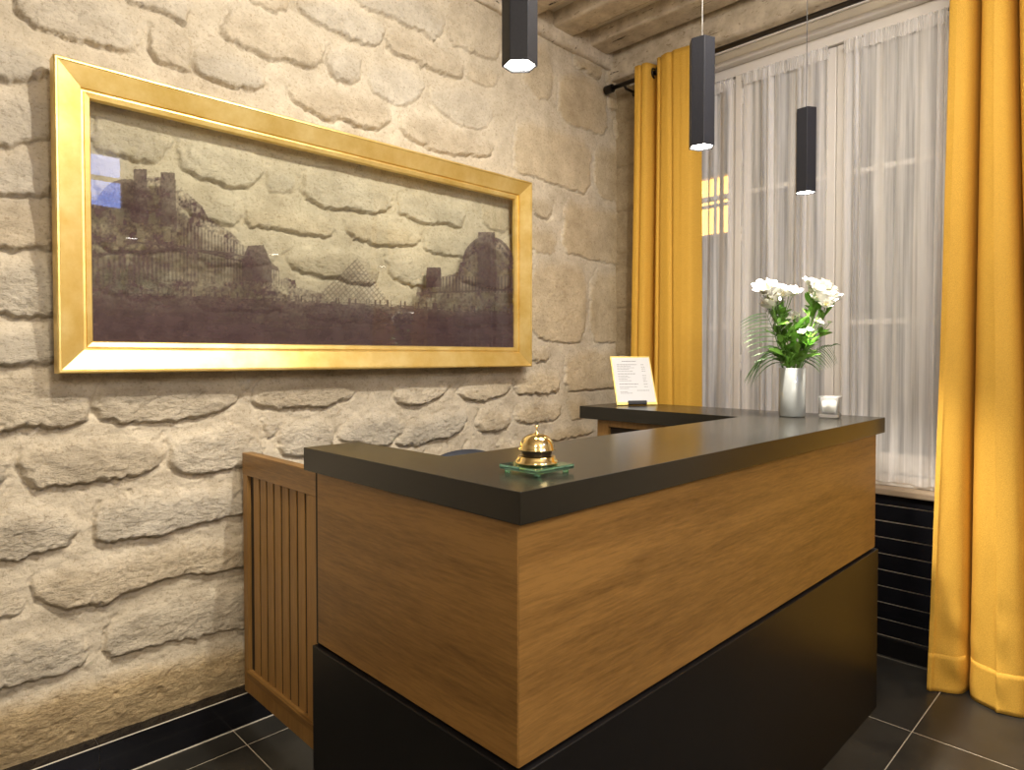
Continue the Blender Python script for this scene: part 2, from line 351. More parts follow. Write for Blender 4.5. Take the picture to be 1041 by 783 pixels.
# ------------------------------------------------------------------ the rubble stone wall
T = """
16,0 15,11 35,25 69,36 100,46 138,56 146,40 140,20 100,-18 20,-22|1
128,-3 160,9 177,17 191,22 196,8 196,-16 130,-20|1
150,24 156,61 175,67 196,73 198,62 200,46 196,30 170,20|1
203,45 200,62 201,75 230,86 257,92 272,88 270,70 255,58 230,47|1
236,0 229,20 227,35 257,50 285,63 295,61 312,69 330,66 334,45 300,22 262,8|1
255,-12 258,0 283,12 296,8 298,-12|.7
303,-4 304,8 312,18 340,30 363,42 380,48 392,42 395,22 370,8 340,-4|1
335,45 333,64 342,79 355,85 367,81 370,60 368,48 350,43|.9
296,84 298,102 318,113 336,123 347,119 365,131 390,133 402,118 392,102 365,92 330,86|1
398,28 394,41 399,54 424,61 441,71 472,81 475,62 450,44 420,30|1
358,-10 370,8 398,15 417,27 431,31 440,41 452,36 456,18 440,2 420,-14|.8
456,0 457,41 483,54 510,62 513,30 512,-10 460,-14|.6
376,60 373,80 384,97 415,109 430,100 436,80 420,66 398,60|.5
440,80 438,105 472,128 495,133 506,112 500,94 470,86|.4
412,112 408,128 415,140 440,152 461,157 500,160 506,150 500,140 470,128 440,114|.8
477,60 475,78 495,88 507,88 508,68|.4
540,30 532,78 545,98 563,103 567,70 562,48|.35
571,67 570,121 604,133 622,138 620,84 600,74|.35
530,115 524,150 526,175 550,181 576,191 603,199 605,140 570,128|.45
607,142 607,200 640,208 640,150|.2
542,195 542,218 562,223 566,200|.5
576,199 573,256 590,261 626,269 642,270 642,214 604,206|.35
543,226 541,256 566,260 569,232|.2
545,262 541,300 541,333 548,343 560,348 580,349 598,347 600,270 575,264|.45
603,272 602,347 625,348 642,347 642,276|.35
541,350 541,366 550,369 561,367 562,352|.6
578,353 577,398 600,397 640,394 640,353|.5
545,374 572,374 573,392 566,401 545,401 528,402 525,393 535,380|.8
466,396 475,407 492,408 510,404 521,399 524,386 500,385 478,388|.9
400,399 405,411 425,412 447,407 463,392 440,386 410,389|1
487,430 492,439 510,439 521,433 523,415 505,411 490,414|.9
525,431 545,430 572,427 574,407 545,407 527,411|.6
405,455 435,451 460,445 473,438 479,425 476,414 450,418 420,425 408,440|1
345,438 350,449 380,455 400,454 418,432 405,418 370,420|.8
580,403 580,427 600,427 600,403|.3
560,434 550,452 606,442 606,431|.5
-20,25 -20,72 8,79 26,85 45,80 56,66 40,50 15,35|.9
-20,91 -20,145 0,147 14,149 30,146 55,141 56,95 30,91|.9
-20,153 -20,196 0,198 36,200 58,199 60,150 30,151|.9
-20,204 -20,253 22,256 62,253 62,206 30,205|.9
-20,260 -20,317 27,322 64,320 64,260|1
-20,328 -20,369 15,374 40,369 66,368 66,328|.9
-20,379 -20,438 10,442 27,436 48,438 73,434 90,429 98,412 90,392 60,380 10,375|1
99,410 100,424 121,430 160,431 194,427 222,420 246,407 238,390 200,381 110,381|1
272,382 256,406 264,416 295,415 333,415 346,410 366,402 358,386 355,378|.9
240,378 249,402 270,378|.5
20,455 18,474 26,493 43,497 86,494 121,488 140,483 163,478 167,452 150,440 80,444|1
174,446 170,474 192,488 222,482 246,476 272,462 262,440 240,430 205,436|1
286,432 284,452 292,466 330,466 345,445 340,425 310,424|.8
265,423 274,447 283,440 284,425|.5
-30,455 -30,493 8,494 11,470 5,455|.8
-30,518 0,518 17,512 52,518 82,522 77,553 55,559 35,566 10,572 -30,574|1.1
97,515 97,549 106,553 128,548 149,548 163,545 191,538 213,531 246,524 300,515 300,490 246,493 200,495 150,499 120,506|1.15
30,592 36,612 69,621 86,613 107,616 125,606 147,599 177,586 208,584 246,579 310,570 310,545 246,546 200,548 150,556 100,570 60,574|1.15
-30,657 -30,707 0,700 37,692 65,685 88,676 90,655 80,635 40,642|1
112,632 104,671 140,664 175,654 210,648 246,640 300,628 300,590 246,597 190,603 140,614|1
-30,726 57,698 100,687 150,675 246,654 320,640 320,690 246,712 0,800 -30,815|.8
-30,590 22,592 28,622 0,634 -30,640|.5
182,143 181,164 198,179 219,184 240,191 256,189 270,178 268,158 250,146 195,138|1
98,112 96,152 135,160 160,166 175,152 180,138 140,118|.8
273,163 273,194 302,196 305,168|.4
313,168 310,200 330,208 351,213 396,218 403,200 392,186 350,172|.9
252,203 251,228 279,231 300,237 330,242 343,238 342,222 300,208|.8
180,197 195,215 212,222 237,233 247,225 246,203 225,195|.7
409,192 406,205 408,217 429,227 450,226 471,233 477,215 470,205 440,195|.8
352,222 355,237 374,247 397,250 424,250 431,240 415,228 380,221|.9
432,235 431,254 459,260 485,262 488,240 470,236 445,230|.6
395,256 399,281 411,290 440,293 450,280 445,264 420,256|.7
293,261 302,275 330,282 365,288 385,290 390,270 375,256 330,250 300,252|.8
100,172 100,205 165,216 176,190 150,175|.6
100,215 100,252 150,258 200,250 190,228 150,222|.6
205,242 205,268 250,272 285,268 280,245|.5
100,262 100,300 180,305 190,270|.6
200,282 200,315 290,320 300,292|.6
310,300 310,325 400,330 400,304|.5
410,300 410,332 520,335 518,302 460,298|.5
490,200 492,230 520,238 521,208|.4
"""
# stones the photo does not show (behind the desk, outside the frame), in wall metres
WX0, WX1, WZ1 = -2.5, 3.27, 3.16
def chaikin(p):
    q = []
    for i in range(len(p)):
        a = p[i]; b = p[(i+1) % len(p)]
        q.append((a[0]*.8+b[0]*.2, a[1]*.8+b[1]*.2)); q.append((a[0]*.2+b[0]*.8, a[1]*.2+b[1]*.8))
    return q
WY = 2.395
stones = []
for ln in T.strip().split('\n'):
    a, h = ln.split('|'); pts = [tuple(map(float, s.split(','))) for s in a.split()]
    stones.append(([onY(x, y, WY - 0.02) for x, y in chaikin(pts)], float(h)))
traced = len(stones)
bbs = [(min(p[0] for p in s), max(p[0] for p in s), min(p[1] for p in s), max(p[1] for p in s)) for s, _ in stones]
z = 0.14; sr = random.Random(11)
while z < 3.0:
    hgt = sr.uniform(.13, .19); x = WX0 + sr.uniform(-.2, 0)
    while x < WX1:
        w = sr.uniform(.2, .42); c = (x + .015, x + w - .02, z + .015, z + hgt - .015)
        if not any(c[0] < b[1] - .01 and c[1] > b[0] + .01 and c[2] < b[3] - .01 and c[3] > b[2] + .01 for b in bbs[:traced]):
            j = lambda: sr.uniform(-.014, .014)
            p = [(c[0]+j(), c[2]+j()), ((c[0]+c[1])/2, c[2]+j()), (c[1]+j(), c[2]+j()), (c[1]+j(), (c[2]+c[3])/2), (c[1]+j(), c[3]+j()), ((c[0]+c[1])/2, c[3]+j()), (c[0]+j(), c[3]+j())]
            stones.append((chaikin(p), sr.uniform(.7, 1)))
        x += w
    z += hgt
xs = np.concatenate([np.arange(WX0, 0.1, .02), np.arange(0.1, 2.7, .0045), np.arange(2.7, WX1 + .003, .0065)])
zs = np.arange(-0.01, WZ1 + .003, .0048)
X, Z = np.meshgrid(xs, zs)
fine = np.clip(1 - (X - 2.0) / .9, 0, 1); fine = .3 + .7 * fine            # dressed smoother blocks towards the window
fine = fine * (1 - 0.45 * np.clip((Z - 1.1) / 1.0, 0, 1))
Xw = X + .013 * fbm(X*14, Z*14, 1, 3) + .013*fbm(X*52, Z*52, 6, 3); Zw = Z + .011 * fbm(X*14, Z*14, 4, 3) + .013*fbm(X*52, Z*52, 2, 3)
H = .012 * fbm(X*2.2, Z*2.2, 2, 3) + .0045 * fbm(X*25, Z*40, 3, 4) * fine + .004*fbm(X*7, Z*9, 5, 3)
G = np.zeros_like(H); S = np.zeros_like(H)
col = np.zeros(X.shape + (4,)); col[..., :3] = (.60, .535, .425); col[..., 3] = .30
pr = random.Random(5)
for si, (P, h) in enumerate(stones):
    P = np.array(P); x0, z0 = P.min(0) - .03; x1, z1 = P.max(0) + .03
    i0, i1 = np.searchsorted(xs, [x0, x1]); j0, j1 = np.searchsorted(zs, [z0, z1])
    if i1 - i0 < 2 or j1 - j0 < 2: continue
    sx = Xw[j0:j1, i0:i1]; sz = Zw[j0:j1, i0:i1]
    area = 0.5 * np.sum(P[:,0]*np.roll(P[:,1],-1) - np.roll(P[:,0],-1)*P[:,1])
    if area < 0: P = P[::-1]
    ins = np.zeros(sx.shape, bool); tmin = np.full(sx.shape, 9.0); gr = np.zeros(sx.shape)
    for k in range(len(P)):
        a = P[k]; b = P[(k+1) % len(P)]; e = b - a; L2 = e @ e + 1e-12; Ln = math.sqrt(L2)
        nz = -e[0] / Ln; nx_ = e[1] / Ln                                  # outward normal of a ccw outline
        t = np.clip(((sx-a[0])*e[0] + (sz-a[1])*e[1]) / L2, 0, 1)
        d = np.hypot(sx-a[0]-t*e[0], sz-a[1]-t*e[1])
        w = .009 + .075 * max(nz, 0) ** 1.0 + .022 * max(nx_, 0) + .010*max(-nx_, 0)
        tmin = np.minimum(tmin, d / w)
        if nz < -.2 or nx_ < -.75: gr = np.maximum(gr, np.clip(1 - d/.013, 0, 1))
        if abs(e[1]) > 1e-9:
            c = ((a[1] > sz) != (b[1] > sz)) & (sx < (b[0]-a[0])*(sz-a[1])/(b[1]-a[1]+1e-12) + a[0]); ins ^= c
    tt = np.clip(tmin, 0, 1); prof = 1 - (1-tt)**2.2
    up = (sz - P[:,1].min()) / max(P[:,1].max() - P[:,1].min(), .01)
    hh = (h * (.023 - .015*np.clip(up, 0, 1)*pr.uniform(.5, 1.1))) * prof + h*.011*fbm(sx*9 + si, sz*12, 5, 5)*tt + h*.010*np.abs(fbm(sx*30 + sz*12, sz*48, 6, 4))*tt*(1-.6*np.clip((P[:,1].mean()-1.1)/.8, 0, 1))
    hh = hh - h*.006*np.clip(1 - np.abs(fbm(sx*7 + si*3, sz*11 - sx*4, 3, 3))/.035, 0, 1)*np.clip(tmin*2, 0, 1)*(vnoise(sx*5, sz*5 + si, 4) > .02)
    G[j0:j1, i0:i1] = np.maximum(G[j0:j1, i0:i1], np.where(ins, hh, 0)); S[j0:j1, i0:i1] = np.maximum(S[j0:j1, i0:i1], np.where(ins, tt, 0))
    sub = H[j0:j1, i0:i1]; sub -= np.where(~ins, gr, 0) * .010 * min(1, h*1.1)
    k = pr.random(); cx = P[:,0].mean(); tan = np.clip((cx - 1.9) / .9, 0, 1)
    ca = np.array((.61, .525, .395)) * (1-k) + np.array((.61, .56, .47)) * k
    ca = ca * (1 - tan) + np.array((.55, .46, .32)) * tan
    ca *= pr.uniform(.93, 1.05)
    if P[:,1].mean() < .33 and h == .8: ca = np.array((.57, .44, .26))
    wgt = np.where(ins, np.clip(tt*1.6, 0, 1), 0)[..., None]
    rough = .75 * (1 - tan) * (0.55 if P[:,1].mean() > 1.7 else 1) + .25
    cc = col[j0:j1, i0:i1]; cc[..., :3] = cc[..., :3]*(1-wgt) + ca*wgt; cc[..., 3] = cc[..., 3]*(1-wgt[...,0]) + rough*wgt[...,0]
# chips and pits
pit = np.clip(fbm(X*38, Z*38, 7, 2) - .42, 0, 1)
H -= pit * .03 * fine
G = G * np.clip((Z - .10) / .10, .15, 1)
Yg = WY - H - G
Yg += .012*np.clip((.26 - Z)/.14, 0, 1)
Yg += np.clip((X - 3.10) / .15, 0, 1)**2 * .0                              # corner stays plumb
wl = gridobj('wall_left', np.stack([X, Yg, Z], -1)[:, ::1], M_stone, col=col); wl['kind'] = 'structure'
bm = B((WX0, WY + .03, 0), (3.3, WY + .25, 3.3)); struct('wall_left_core', bm, M_plaster)

# ------------------------------------------------------------------ room shell
struct('floor', B((-2.6, -3.3, -.1), (3.6, 2.5, 0)), M_floor)
WXR = 3.25
OY0, OY1, OZ0, OZ1 = .64, 2.12, .746, 2.87
# window wall : stone strip in the corner + plaster, with the opening left free
ys = np.arange(OY1 - .02, 2.42, .006); z2 = np.arange(0, 3.16, .006); Yc, Zc = np.meshgrid(ys, z2)
Hc = .010*fbm(Yc*3, Zc*3, 2, 3) + .004*fbm(Yc*30, Zc*30, 3, 3)
for zj in (.3, .55, .82, 1.05, 1.34, 1.62, 1.95, 2.2, 2.46, 2.74, 2.98):
    Hc -= .008*np.exp(-((Zc - zj - .012*fbm(Yc*8, Zc*0+zj*9, 1, 2))/.007)**2)
cc = np.zeros(Yc.shape + (4,)); cc[..., :3] = (.47, .39, .27); cc[..., 3] = .4
o = gridobj('wall_right', np.stack([WXR - .012 - Hc, Yc, Zc], -1), M_stone, col=cc); o['kind'] = 'structure'
bm = bmesh.new()
box(bm, (WXR, OY1, 0), (WXR+.3, 2.5, 3.3)); box(bm, (WXR, -3.3, 0), (WXR+.3, OY0, 3.3))
box(bm, (WXR, OY0, 0), (WXR+.3, OY1, OZ0 - .03)); box(bm, (WXR, OY0, OZ1), (WXR+.3, OY1, 3.3))
struct('wall_window', bm, M_plaster)
struct('wall_rear', B((-2.8, -3.3, 0), (-2.5, 2.6, 3.3)), M_cream)
# opposite wall with a high window to the blue dusk
bm = bmesh.new(); QX0, QX1, QZ0, QZ1 = 1.0, 1.66, 2.60, 3.12
box(bm, (-2.6, -2.1, 0), (QX0, -1.85, 3.3)); box(bm, (QX1, -2.1, 0), (3.6, -1.85, 3.3)); box(bm, (QX0, -2.1, 0), (QX1, -1.85, QZ0)); box(bm, (QX0, -2.1, QZ1), (QX1, -1.85, 3.3))
struct('wall_front', bm, M_cream)
w2 = bpy.data.objects.new('window_2', None); C.collection.objects.link(w2); w2.location = (1.33, -1.95, QZ0); w2['kind'] = 'structure'
bm = bmesh.new()
for x in (QX0, (QX0+QX1)/2-.02, QX1-.04): box(bm, (x, -1.95, QZ0), (x+.04, -1.90, QZ1), .003)
for zz in (QZ0, (QZ0+QZ1)/2, QZ1-.04): box(bm, (QX0, -1.948, zz), (QX1, -1.902, zz+.04), .003)
obj('window_frame', bm, M_white, w2)
obj('pane', B((QX0, -1.93, QZ0), (QX1, -1.925, QZ1)), emis('dusk_sky_glass', (.22, .38, 1.0), 14), w2)
# ceiling and beams
struct('ceiling', B((-2.6, -3.3, 3.17), (3.6, 2.5, 3.3)), M_ceil)
def roughbox(x0, x1, y0, y1, z0, z1, seed, amp=.0025, bow=0):
    ny = 120; yy = np.linspace(y0, y1, ny)
    prof = []
    for k in range(9): prof.append((x0, z1 + (z0-z1)*k/8))
    for k in range(1, 11): prof.append((x0 + (x1-x0)*k/10, z0))
    for k in range(1, 9): prof.append((x1, z0 + (z1-z0)*k/8))
    prof = np.array(prof); c = prof.mean(0); cx = (x0+x1)/2
    q = prof.copy(); rr = .010
    for k, (px_, pz_) in enumerate(prof):          # round the arrises
        dx = min(px_-x0, x1-px_); dz = pz_-z0
        if dx < rr and dz < rr:
            q[k, 1] += (rr-dx)*.4; q[k, 0] += (rr-dz)*.4*(1 if px_ < cx else -1)
    P = np.zeros((ny, len(q), 3)); s = np.arange(len(q))*.022
    YY, SS = np.meshgrid(yy, s, indexing='ij')
    nn = amp*fbm(YY*3+seed, SS*8+seed, 1, 3)*2
    P[..., 0] = q[:, 0][None] + nn*np.sign(cx - q[:, 0])[None]*-1 + .006*vnoise(yy*1.3+seed, yy*0, 2)[:, None]
    P[..., 1] = YY
    P[..., 2] = q[:, 1][None] + nn*.8 + .006*vnoise(yy*1.1+seed, yy*0+3, 3)[:, None] + bow*np.sin(np.pi*(yy-y0)/(y1-y0))[:, None]
    return P
k = 1
for i in range(-17, 2):
    x0 = 2.64 + .305*i
    if x0 > 3.0: continue
    o = gridobj('trim_%d' % k, roughbox(x0, x0+.165, -3.25, 2.42, 3.09, 3.19, i*7.3), M_beam, smooth=False); o['kind'] = 'structure'; k += 1
o = gridobj('trim_%d' % k, roughbox(3.165, 3.40, -3.25, 2.42, 2.965, 3.19, 91, .009), M_beam, smooth=False); o['kind'] = 'structure'; k += 1
# timber wall plate over the stone wall
P = roughbox(2.366, 2.47, -2.55, 3.26, 3.03, 3.19, 33, .006)
P = P[..., [1, 0, 2]]
o = gridobj('trim_%d' % k, P, M_beam, smooth=False); o['kind'] = 'structure'; k += 1
# skirting along the stone wall : glazed black tile with a ledge
bm = bmesh.new()
x = WX0
box(bm, (WX0, 2.350, .0), (3.24, 2.41, .112), mi=1)
while x < 3.2:
    x1 = min(x + .60, 3.24); box(bm, (x+.0006, 2.340, .004), (x1-.0006, 2.43, .118), .002); x = x1
box(bm, (WX0, 2.3385, .1170), (3.24, 2.342, .1190), mi=1)  # pale edge trim, with its highlight put into the colour
box(bm, (WX0, 2.337, 0), (3.24, 2.341, .0025), mi=1)
struct('baseboard_left', bm, [M_tile, M_grout])
# black glazed tiles under the window
bm = bmesh.new(); box(bm, (WXR-.012, -.2, 0), (WXR, 2.38, OZ0-.03), mi=1)
r0 = 0.082; row = 0
while r0 < OZ0 - .04:
    y = -.2 - (row % 2)*.0 + .35 - 1.2; z1 = min(r0 + .0733, OZ0-.03)
    while y < 2.37:
        a = max(y, -.2); b = min(y+1.2, 2.38); dx = rnd.uniform(-.0015, .0015)
        if b - a > .02: box(bm, (WXR-.0165+dx*.5, a+.0010, r0+.0036), (WXR-.008, b-.0004, z1-.0012), .0008)
        y += 1.2
    r0 += .0733; row += 1
struct('trim_%d' % k, bm, [M_tile, M_grout]); k += 1
struct('baseboard_right', B((WXR-.034, -.2, 0), (WXR-.005, 2.34, .08), .003), M_plinth)
# sill
struct('trim_%d' % k, B((WXR-.035, OY0-.02, OZ0-.03), (WXR+.14, OY1+.01, OZ0), .006), M_sill); k += 1

# ------------------------------------------------------------------ window_1
W1 = bpy.data.objects.new('window_1', None); C.collection.objects.link(W1); W1.location = (3.33, 1.4, OZ0); W1['kind'] = 'structure'
FX0, FX1 = 3.30, 3.37
bm = bmesh.new()
box(bm, (FX0, OY0, OZ0), (FX1, OY0+.05, OZ1), .004); box(bm, (FX0, OY1-.05, OZ0), (FX1, OY1, OZ1), .004)
box(bm, (FX0, OY0+.0501, OZ1-.055), (FX1, OY1-.0501, OZ1), .004); box(bm, (FX0, OY0+.0501, OZ0), (FX1, OY1-.0501, OZ0+.05), .004)
box(bm, (FX0-.002, 1.632, OZ0+.0501), (FX1, 1.668, OZ1-.0551), .004)       # post between the pair and the side light
obj('window_frame', bm, M_white, W1)
# head moulding over the frame, below the lintel plaster
bm = bmesh.new(); box(bm, (3.245, OY0-.05, OZ1-.004), (3.30, OY1+.05, OZ1+.022), .008); box(bm, (3.235, -.2, OZ1+.06), (3.255, 2.3, OZ1+.09), .005)
obj('head_moulding', bm, M_white, W1)
def leaf(y0, y1, lab):
    bm = bmesh.new(); a, b = 3.315, 3.355; z0, z1 = OZ0+.055, OZ1-.06; s = .045
    box(bm, (a, y0, z0), (b, y0+s, z1), .005); box(bm, (a, y1-s, z0), (b, y1, z1), .005)
    box(bm, (a+.001, y0+s, z1-s), (b, y1-s, z1), .005); box(bm, (a+.001, y0+s, z0), (b, y1-s, z0+.09), .005)
    box(bm, (a+.008, y0+s, 2.188), (b-.006, y1-s, 2.214), .004); box(bm, (a+.008, y0+s, 1.48), (b-.006, y1-s, 1.506), .004)
    l = obj('casement', bm, M_white, W1)
    obj('pane', B((3.334, y0+s-.003, z0+.05), (3.338, y1-s+.003, z1-s+.003)), M_pane, l)
    return l
l1 = leaf(.692, 1.163, 'r'); l2 = leaf(1.165, 1.630, 'm'); l3 = leaf(1.670, 2.068, 'l')
for yy, zz, L_ in ((.690, 2.70, l1), (.690, 2.30, l1), (.690, 1.30, l1), (1.632, 2.70, l2), (1.632, 2.38, l2), (1.632, 1.98, l2), (1.632, 1.30, l2)):
    bm = bmesh.new(); lathe(bm, [(0, -.045), (.004, -.042), (.0075, -.035), (.0075, -.001), (.0065, 0), (.0075, .001), (.0075, .035), (.004, .042), (0, .045)], (3.306, yy, zz), 14)
    obj('hinge', bm, M_white, L_, True)
bm = bmesh.new(); tube(bm, [(3.306, .689, .8), (3.306, .689, 2.8)], .003, 6); obj('espagnolette_rod', bm, M_rod, l1)

# ------------------------------------------------------------------ sheer voile curtains
def sheer(name, y0, y1, z0, z1, seed, label, gather=0.0):
    t = thing(name, label, 'sheer curtain', (3.295, (y0+y1)/2, z0), 'white voile curtains on the window')
    ny, nz = 260, 150; u = np.linspace(0, 1, ny); v = np.linspace(0, 1, nz); U, V = np.meshgrid(u, v)
    n = vnoise(U*5+seed, V*0, 1)
    ph = 2*np.pi*(U*5 + 1.6*n + .3*vnoise(U*2.5, V*2+seed, 2)) + seed
    amp = .0125*(1 + .9*vnoise(U*7+seed, V*1.2, 3)) * (.55 + .45*np.clip(V*3, 0, 1))
    Xs = 3.290 + amp*np.sin(ph) + .004*np.sin(ph*.37+1) + .002*(vnoise(U*30+seed, V*2, 4))
    top = np.clip((V - .975)/.025, 0, 1)
    Xs = Xs + top*.0035*np.sin(U*2*np.pi*42 + 3*vnoise(U*20, V*0, 2))
    Ys = y0 + (y1-y0)*U + .006*np.cos(ph)*.6 + gather*(1-V)**3*np.sin(U*3)*.02
    Zs = z0 + (z1-z0)*V + (1-V)**20*.0*U + top*.004*np.sin(U*2*np.pi*31)
    Zs -= (1-V)**12 * .012*vnoise(U*9+seed, V*0, 5)
    gridobj('voile_panel', np.stack([Xs, Ys, Zs], -1), M_sheer, t)
    Xh = 3.286 + .004*np.sin(U*2*np.pi*44)                                # gathered header, double thickness
    m = V[:9] * 0
    gridobj('header_ruffle', np.stack([3.283 + .0045*np.sin(U[:9]*2*np.pi*40 + 4*vnoise(U[:9]*15, V[:9]*9, 2)), Ys[-9:], z1 - .045 + .06*np.linspace(0, 1, 9)[:, None] + 0*U[:9] + .003*np.sin(U[:9]*90)], -1), M_sheer, t)
    bm = bmesh.new(); tube(bm, [(3.292, y0-.006, z1-.015), (3.292, y1+.006, z1-.015)], .004, 8); obj('slim_rod', bm, M_white, t)
    return t
sheer('sheer_curtain', .708, 1.125, .765, 2.795, 1.3, 'white see-through voile curtain on the casement nearest the large right-hand mustard curtain')
sheer('sheer_curtain', 1.195, 1.622, .765, 2.795, 4.1, 'white see-through voile curtain on the middle casement, behind the two hanging pendant lamps')
sheer('sheer_curtain', 1.676, 2.06, .765, 2.79, 8.7, 'white see-through voile curtain beside the left mustard curtain, lit orange by a window outside')

# ------------------------------------------------------------------ curtain rod, mustard curtains
RODX, RODZ = 3.12, 2.895
rod = thing('curtain_rod', 'dark bronze curtain rod fixed to the stone wall above the window', 'curtain rod', (RODX, 2.3, RODZ))
bm = bmesh.new(); tube(bm, [(RODX, 2.355, RODZ), (RODX, -.6, RODZ)], .0125, 16); obj('pole', bm, M_rod, rod, True)
bm = bmesh.new(); tube(bm, [(RODX, 2.385, RODZ), (RODX, 2.335, RODZ)], .024, 18); obj('wall_socket', bm, M_rod, rod)
bm = bmesh.new(); tube(bm, [(RODX, 2.255, RODZ-.004), (RODX+.02, 2.255, RODZ-.02), (WXR-.02, 2.255, RODZ-.02)], .008, 10); tube(bm, [(WXR-.02, 2.255, RODZ-.02), (WXR-.006, 2.255, RODZ-.02)], .022, 14); obj('bracket', bm, M_rod, rod)
def ring(bm, c, R_, r_, ax, n=24, m=8):
    c = Vector(c); ax = Vector(ax).normalized(); a = ax.orthogonal().normalized(); b = ax.cross(a); g = []
    for i in range(n):
        th = 2*math.pi*i/n; d = a*math.cos(th)+b*math.sin(th)
        g.append([bm.verts.new(c + d*(R_ + r_*math.cos(2*math.pi*k/m)) + ax*(r_*math.sin(2*math.pi*k/m))) for k in range(m)])
    for i in range(n):
        for k in range(m): bm.faces.new((g[i][k], g[(i+1) % n][k], g[(i+1) % n][(k+1) % m], g[i][(k+1) % m]))
# left curtain
lc = thing('eyelet_curtain', 'narrow mustard yellow eyelet curtain gathered in the corner beside the stone wall', 'curtain', (RODX, 1.98, 0), 'mustard curtains')
nu, nz = 330, 90; U, V = np.meshgrid(np.linspace(0, 1, nu), np.linspace(0, 1, nz))
Zs = .015 + (2.945-.015)*V
def stp(x, c, w_): return 1/(1+np.exp(-(x-c)/w_))
Uw = U + .012*np.sin(V*5)*(1-U) + .02*(1-V)*np.sin(U*7)
front = stp(Uw, .0, .010) - stp(Uw, .265, .014) + stp(Uw, .375, .014) - stp(Uw, .985, .012)
rib = .012*np.exp(-((Uw-.47)/.02)**2) + .014*np.exp(-((Uw-.13)/.02)**2) + .010*np.exp(-((Uw-.66-.05*(1-V))/.03)**2)
Xs = RODX + .045 - (.095 + .01*(1-V))*front + rib - .018*np.sin(np.pi*np.clip((Uw-.38)/.6, 0, 1)) + .003*vnoise(U*25, V*5, 3)
Ys = 2.163 + .014*(1-V) - (.385 + .03*(1-V))*U
gridobj('drape', np.stack([Xs, Ys, Zs], -1), M_cloth, lc, solid=.003)
for yy, ax_ in ((2.158, (.2, 1, 0)), (2.055, (-.2, 1, 0)), (2.018, (.2, 1, 0)), (1.786, (-.5, 1, 0))):
    bm = bmesh.new(); ring(bm, (RODX, yy, RODZ), .024, .0055, ax_); obj('eyelet', bm, M_rod, lc, True)
# right curtain
rc = thing('eyelet_curtain', 'wide mustard yellow curtain falling to the dark tiled floor at the right', 'curtain', (RODX, .3, 0), 'mustard curtains')
nu = 700; U, V = np.meshgrid(np.linspace(0, 1, nu), np.linspace(0, 1, 160))
low = (1-V)
s = U*.80                                                              # running distance from the left hem
per = .112 + .100*low**1.3
left = .650 + .05*low**1.3
# left edge starts on a front fold
ph = 2*np.pi*((s-.028)/per) + .35*vnoise(U*8, V*2, 2)*low
amp = (.075 + .020*low**2)*(1 + .3*vnoise(U*9, V*1.5, 4))
pm = np.mod(ph, 2*np.pi) - np.pi; wv = .85 - .10*low; sq = 1 - (2 - .9*low**1.5)*np.exp(-(pm/wv)**2) - .22*(1 - np.cos(pm + np.pi))*.5
Xs = RODX - amp*sq - .02*low**3
Ys = left - s*(1.0) + .010*np.sin(2*ph)*(.6+.8*low)
Xs += .006*fbm(U*14, V*9, 5, 3)*(.3+low)
crease = np.clip(1 - V/.16, 0, 1)
Xs += -crease*.02*np.sin(V*110 + U*30)*np.clip(vnoise(U*16, V*14, 3)+.3, 0, 1)
Zs = .006 + (2.945-.006)*V + crease**3*.012*np.clip(sq, -1, 1)*-1*.5
Zs = np.maximum(Zs, .003)
gridobj('drape', np.stack([Xs, Ys, Zs], -1), M_cloth, rc, solid=.003)
# hem band stitched round the bottom
hb = 9
gridobj('hem', np.stack([Xs[:hb] - .0022, Ys[:hb], Zs[:hb]], -1), M_cloth, rc, solid=.002)

# ------------------------------------------------------------------ reception desk
TZ = 1.10; TT = .058
desk = thing('reception_desk', 'U-shaped oak reception desk with thick black top and black plinth', 'reception desk', (1.7, 1.2, 0))
top = [(.790, .782), (2.765, .782), (2.765, 1.975), (2.39, 1.975), (2.39, 1.18), (.950, 1.18), (.950, 1.560), (.790, 1.560)]
bm = bmesh.new(); prism(bm, top, TZ-TT, TZ, .0015); obj('countertop', bm, M_top, desk)
obj('front_panel', B((.800, .796, .612), (2.708, .818, TZ-TT-.0005), .0015), M_woodX, desk)
bm = bmesh.new(); box(bm, (.7985, .7975, .612), (.824, 1.506, TZ-TT-.0005), .0015); obj('side_panel', bm, M_woodY, desk)
obj('end_panel', B((2.690, .8185, .612), (2.7085, 1.94, TZ-TT-.0005), .001), M_woodY, desk)
bm = bmesh.new(); prism(bm, [(.788, .786), (2.714, .786), (2.714, 1.93), (2.692, 1.93), (2.692, .812), (.812, .812), (.812, 1.516), (.788, 1.516)], 0, .606, .0015); obj('plinth', bm, M_plinth, desk)
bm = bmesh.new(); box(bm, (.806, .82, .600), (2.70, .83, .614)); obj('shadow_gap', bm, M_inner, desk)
obj('carcass_end', B((.802, 1.5065, .6065), (.93, 1.520, TZ-TT-.0005)), M_inner, desk)
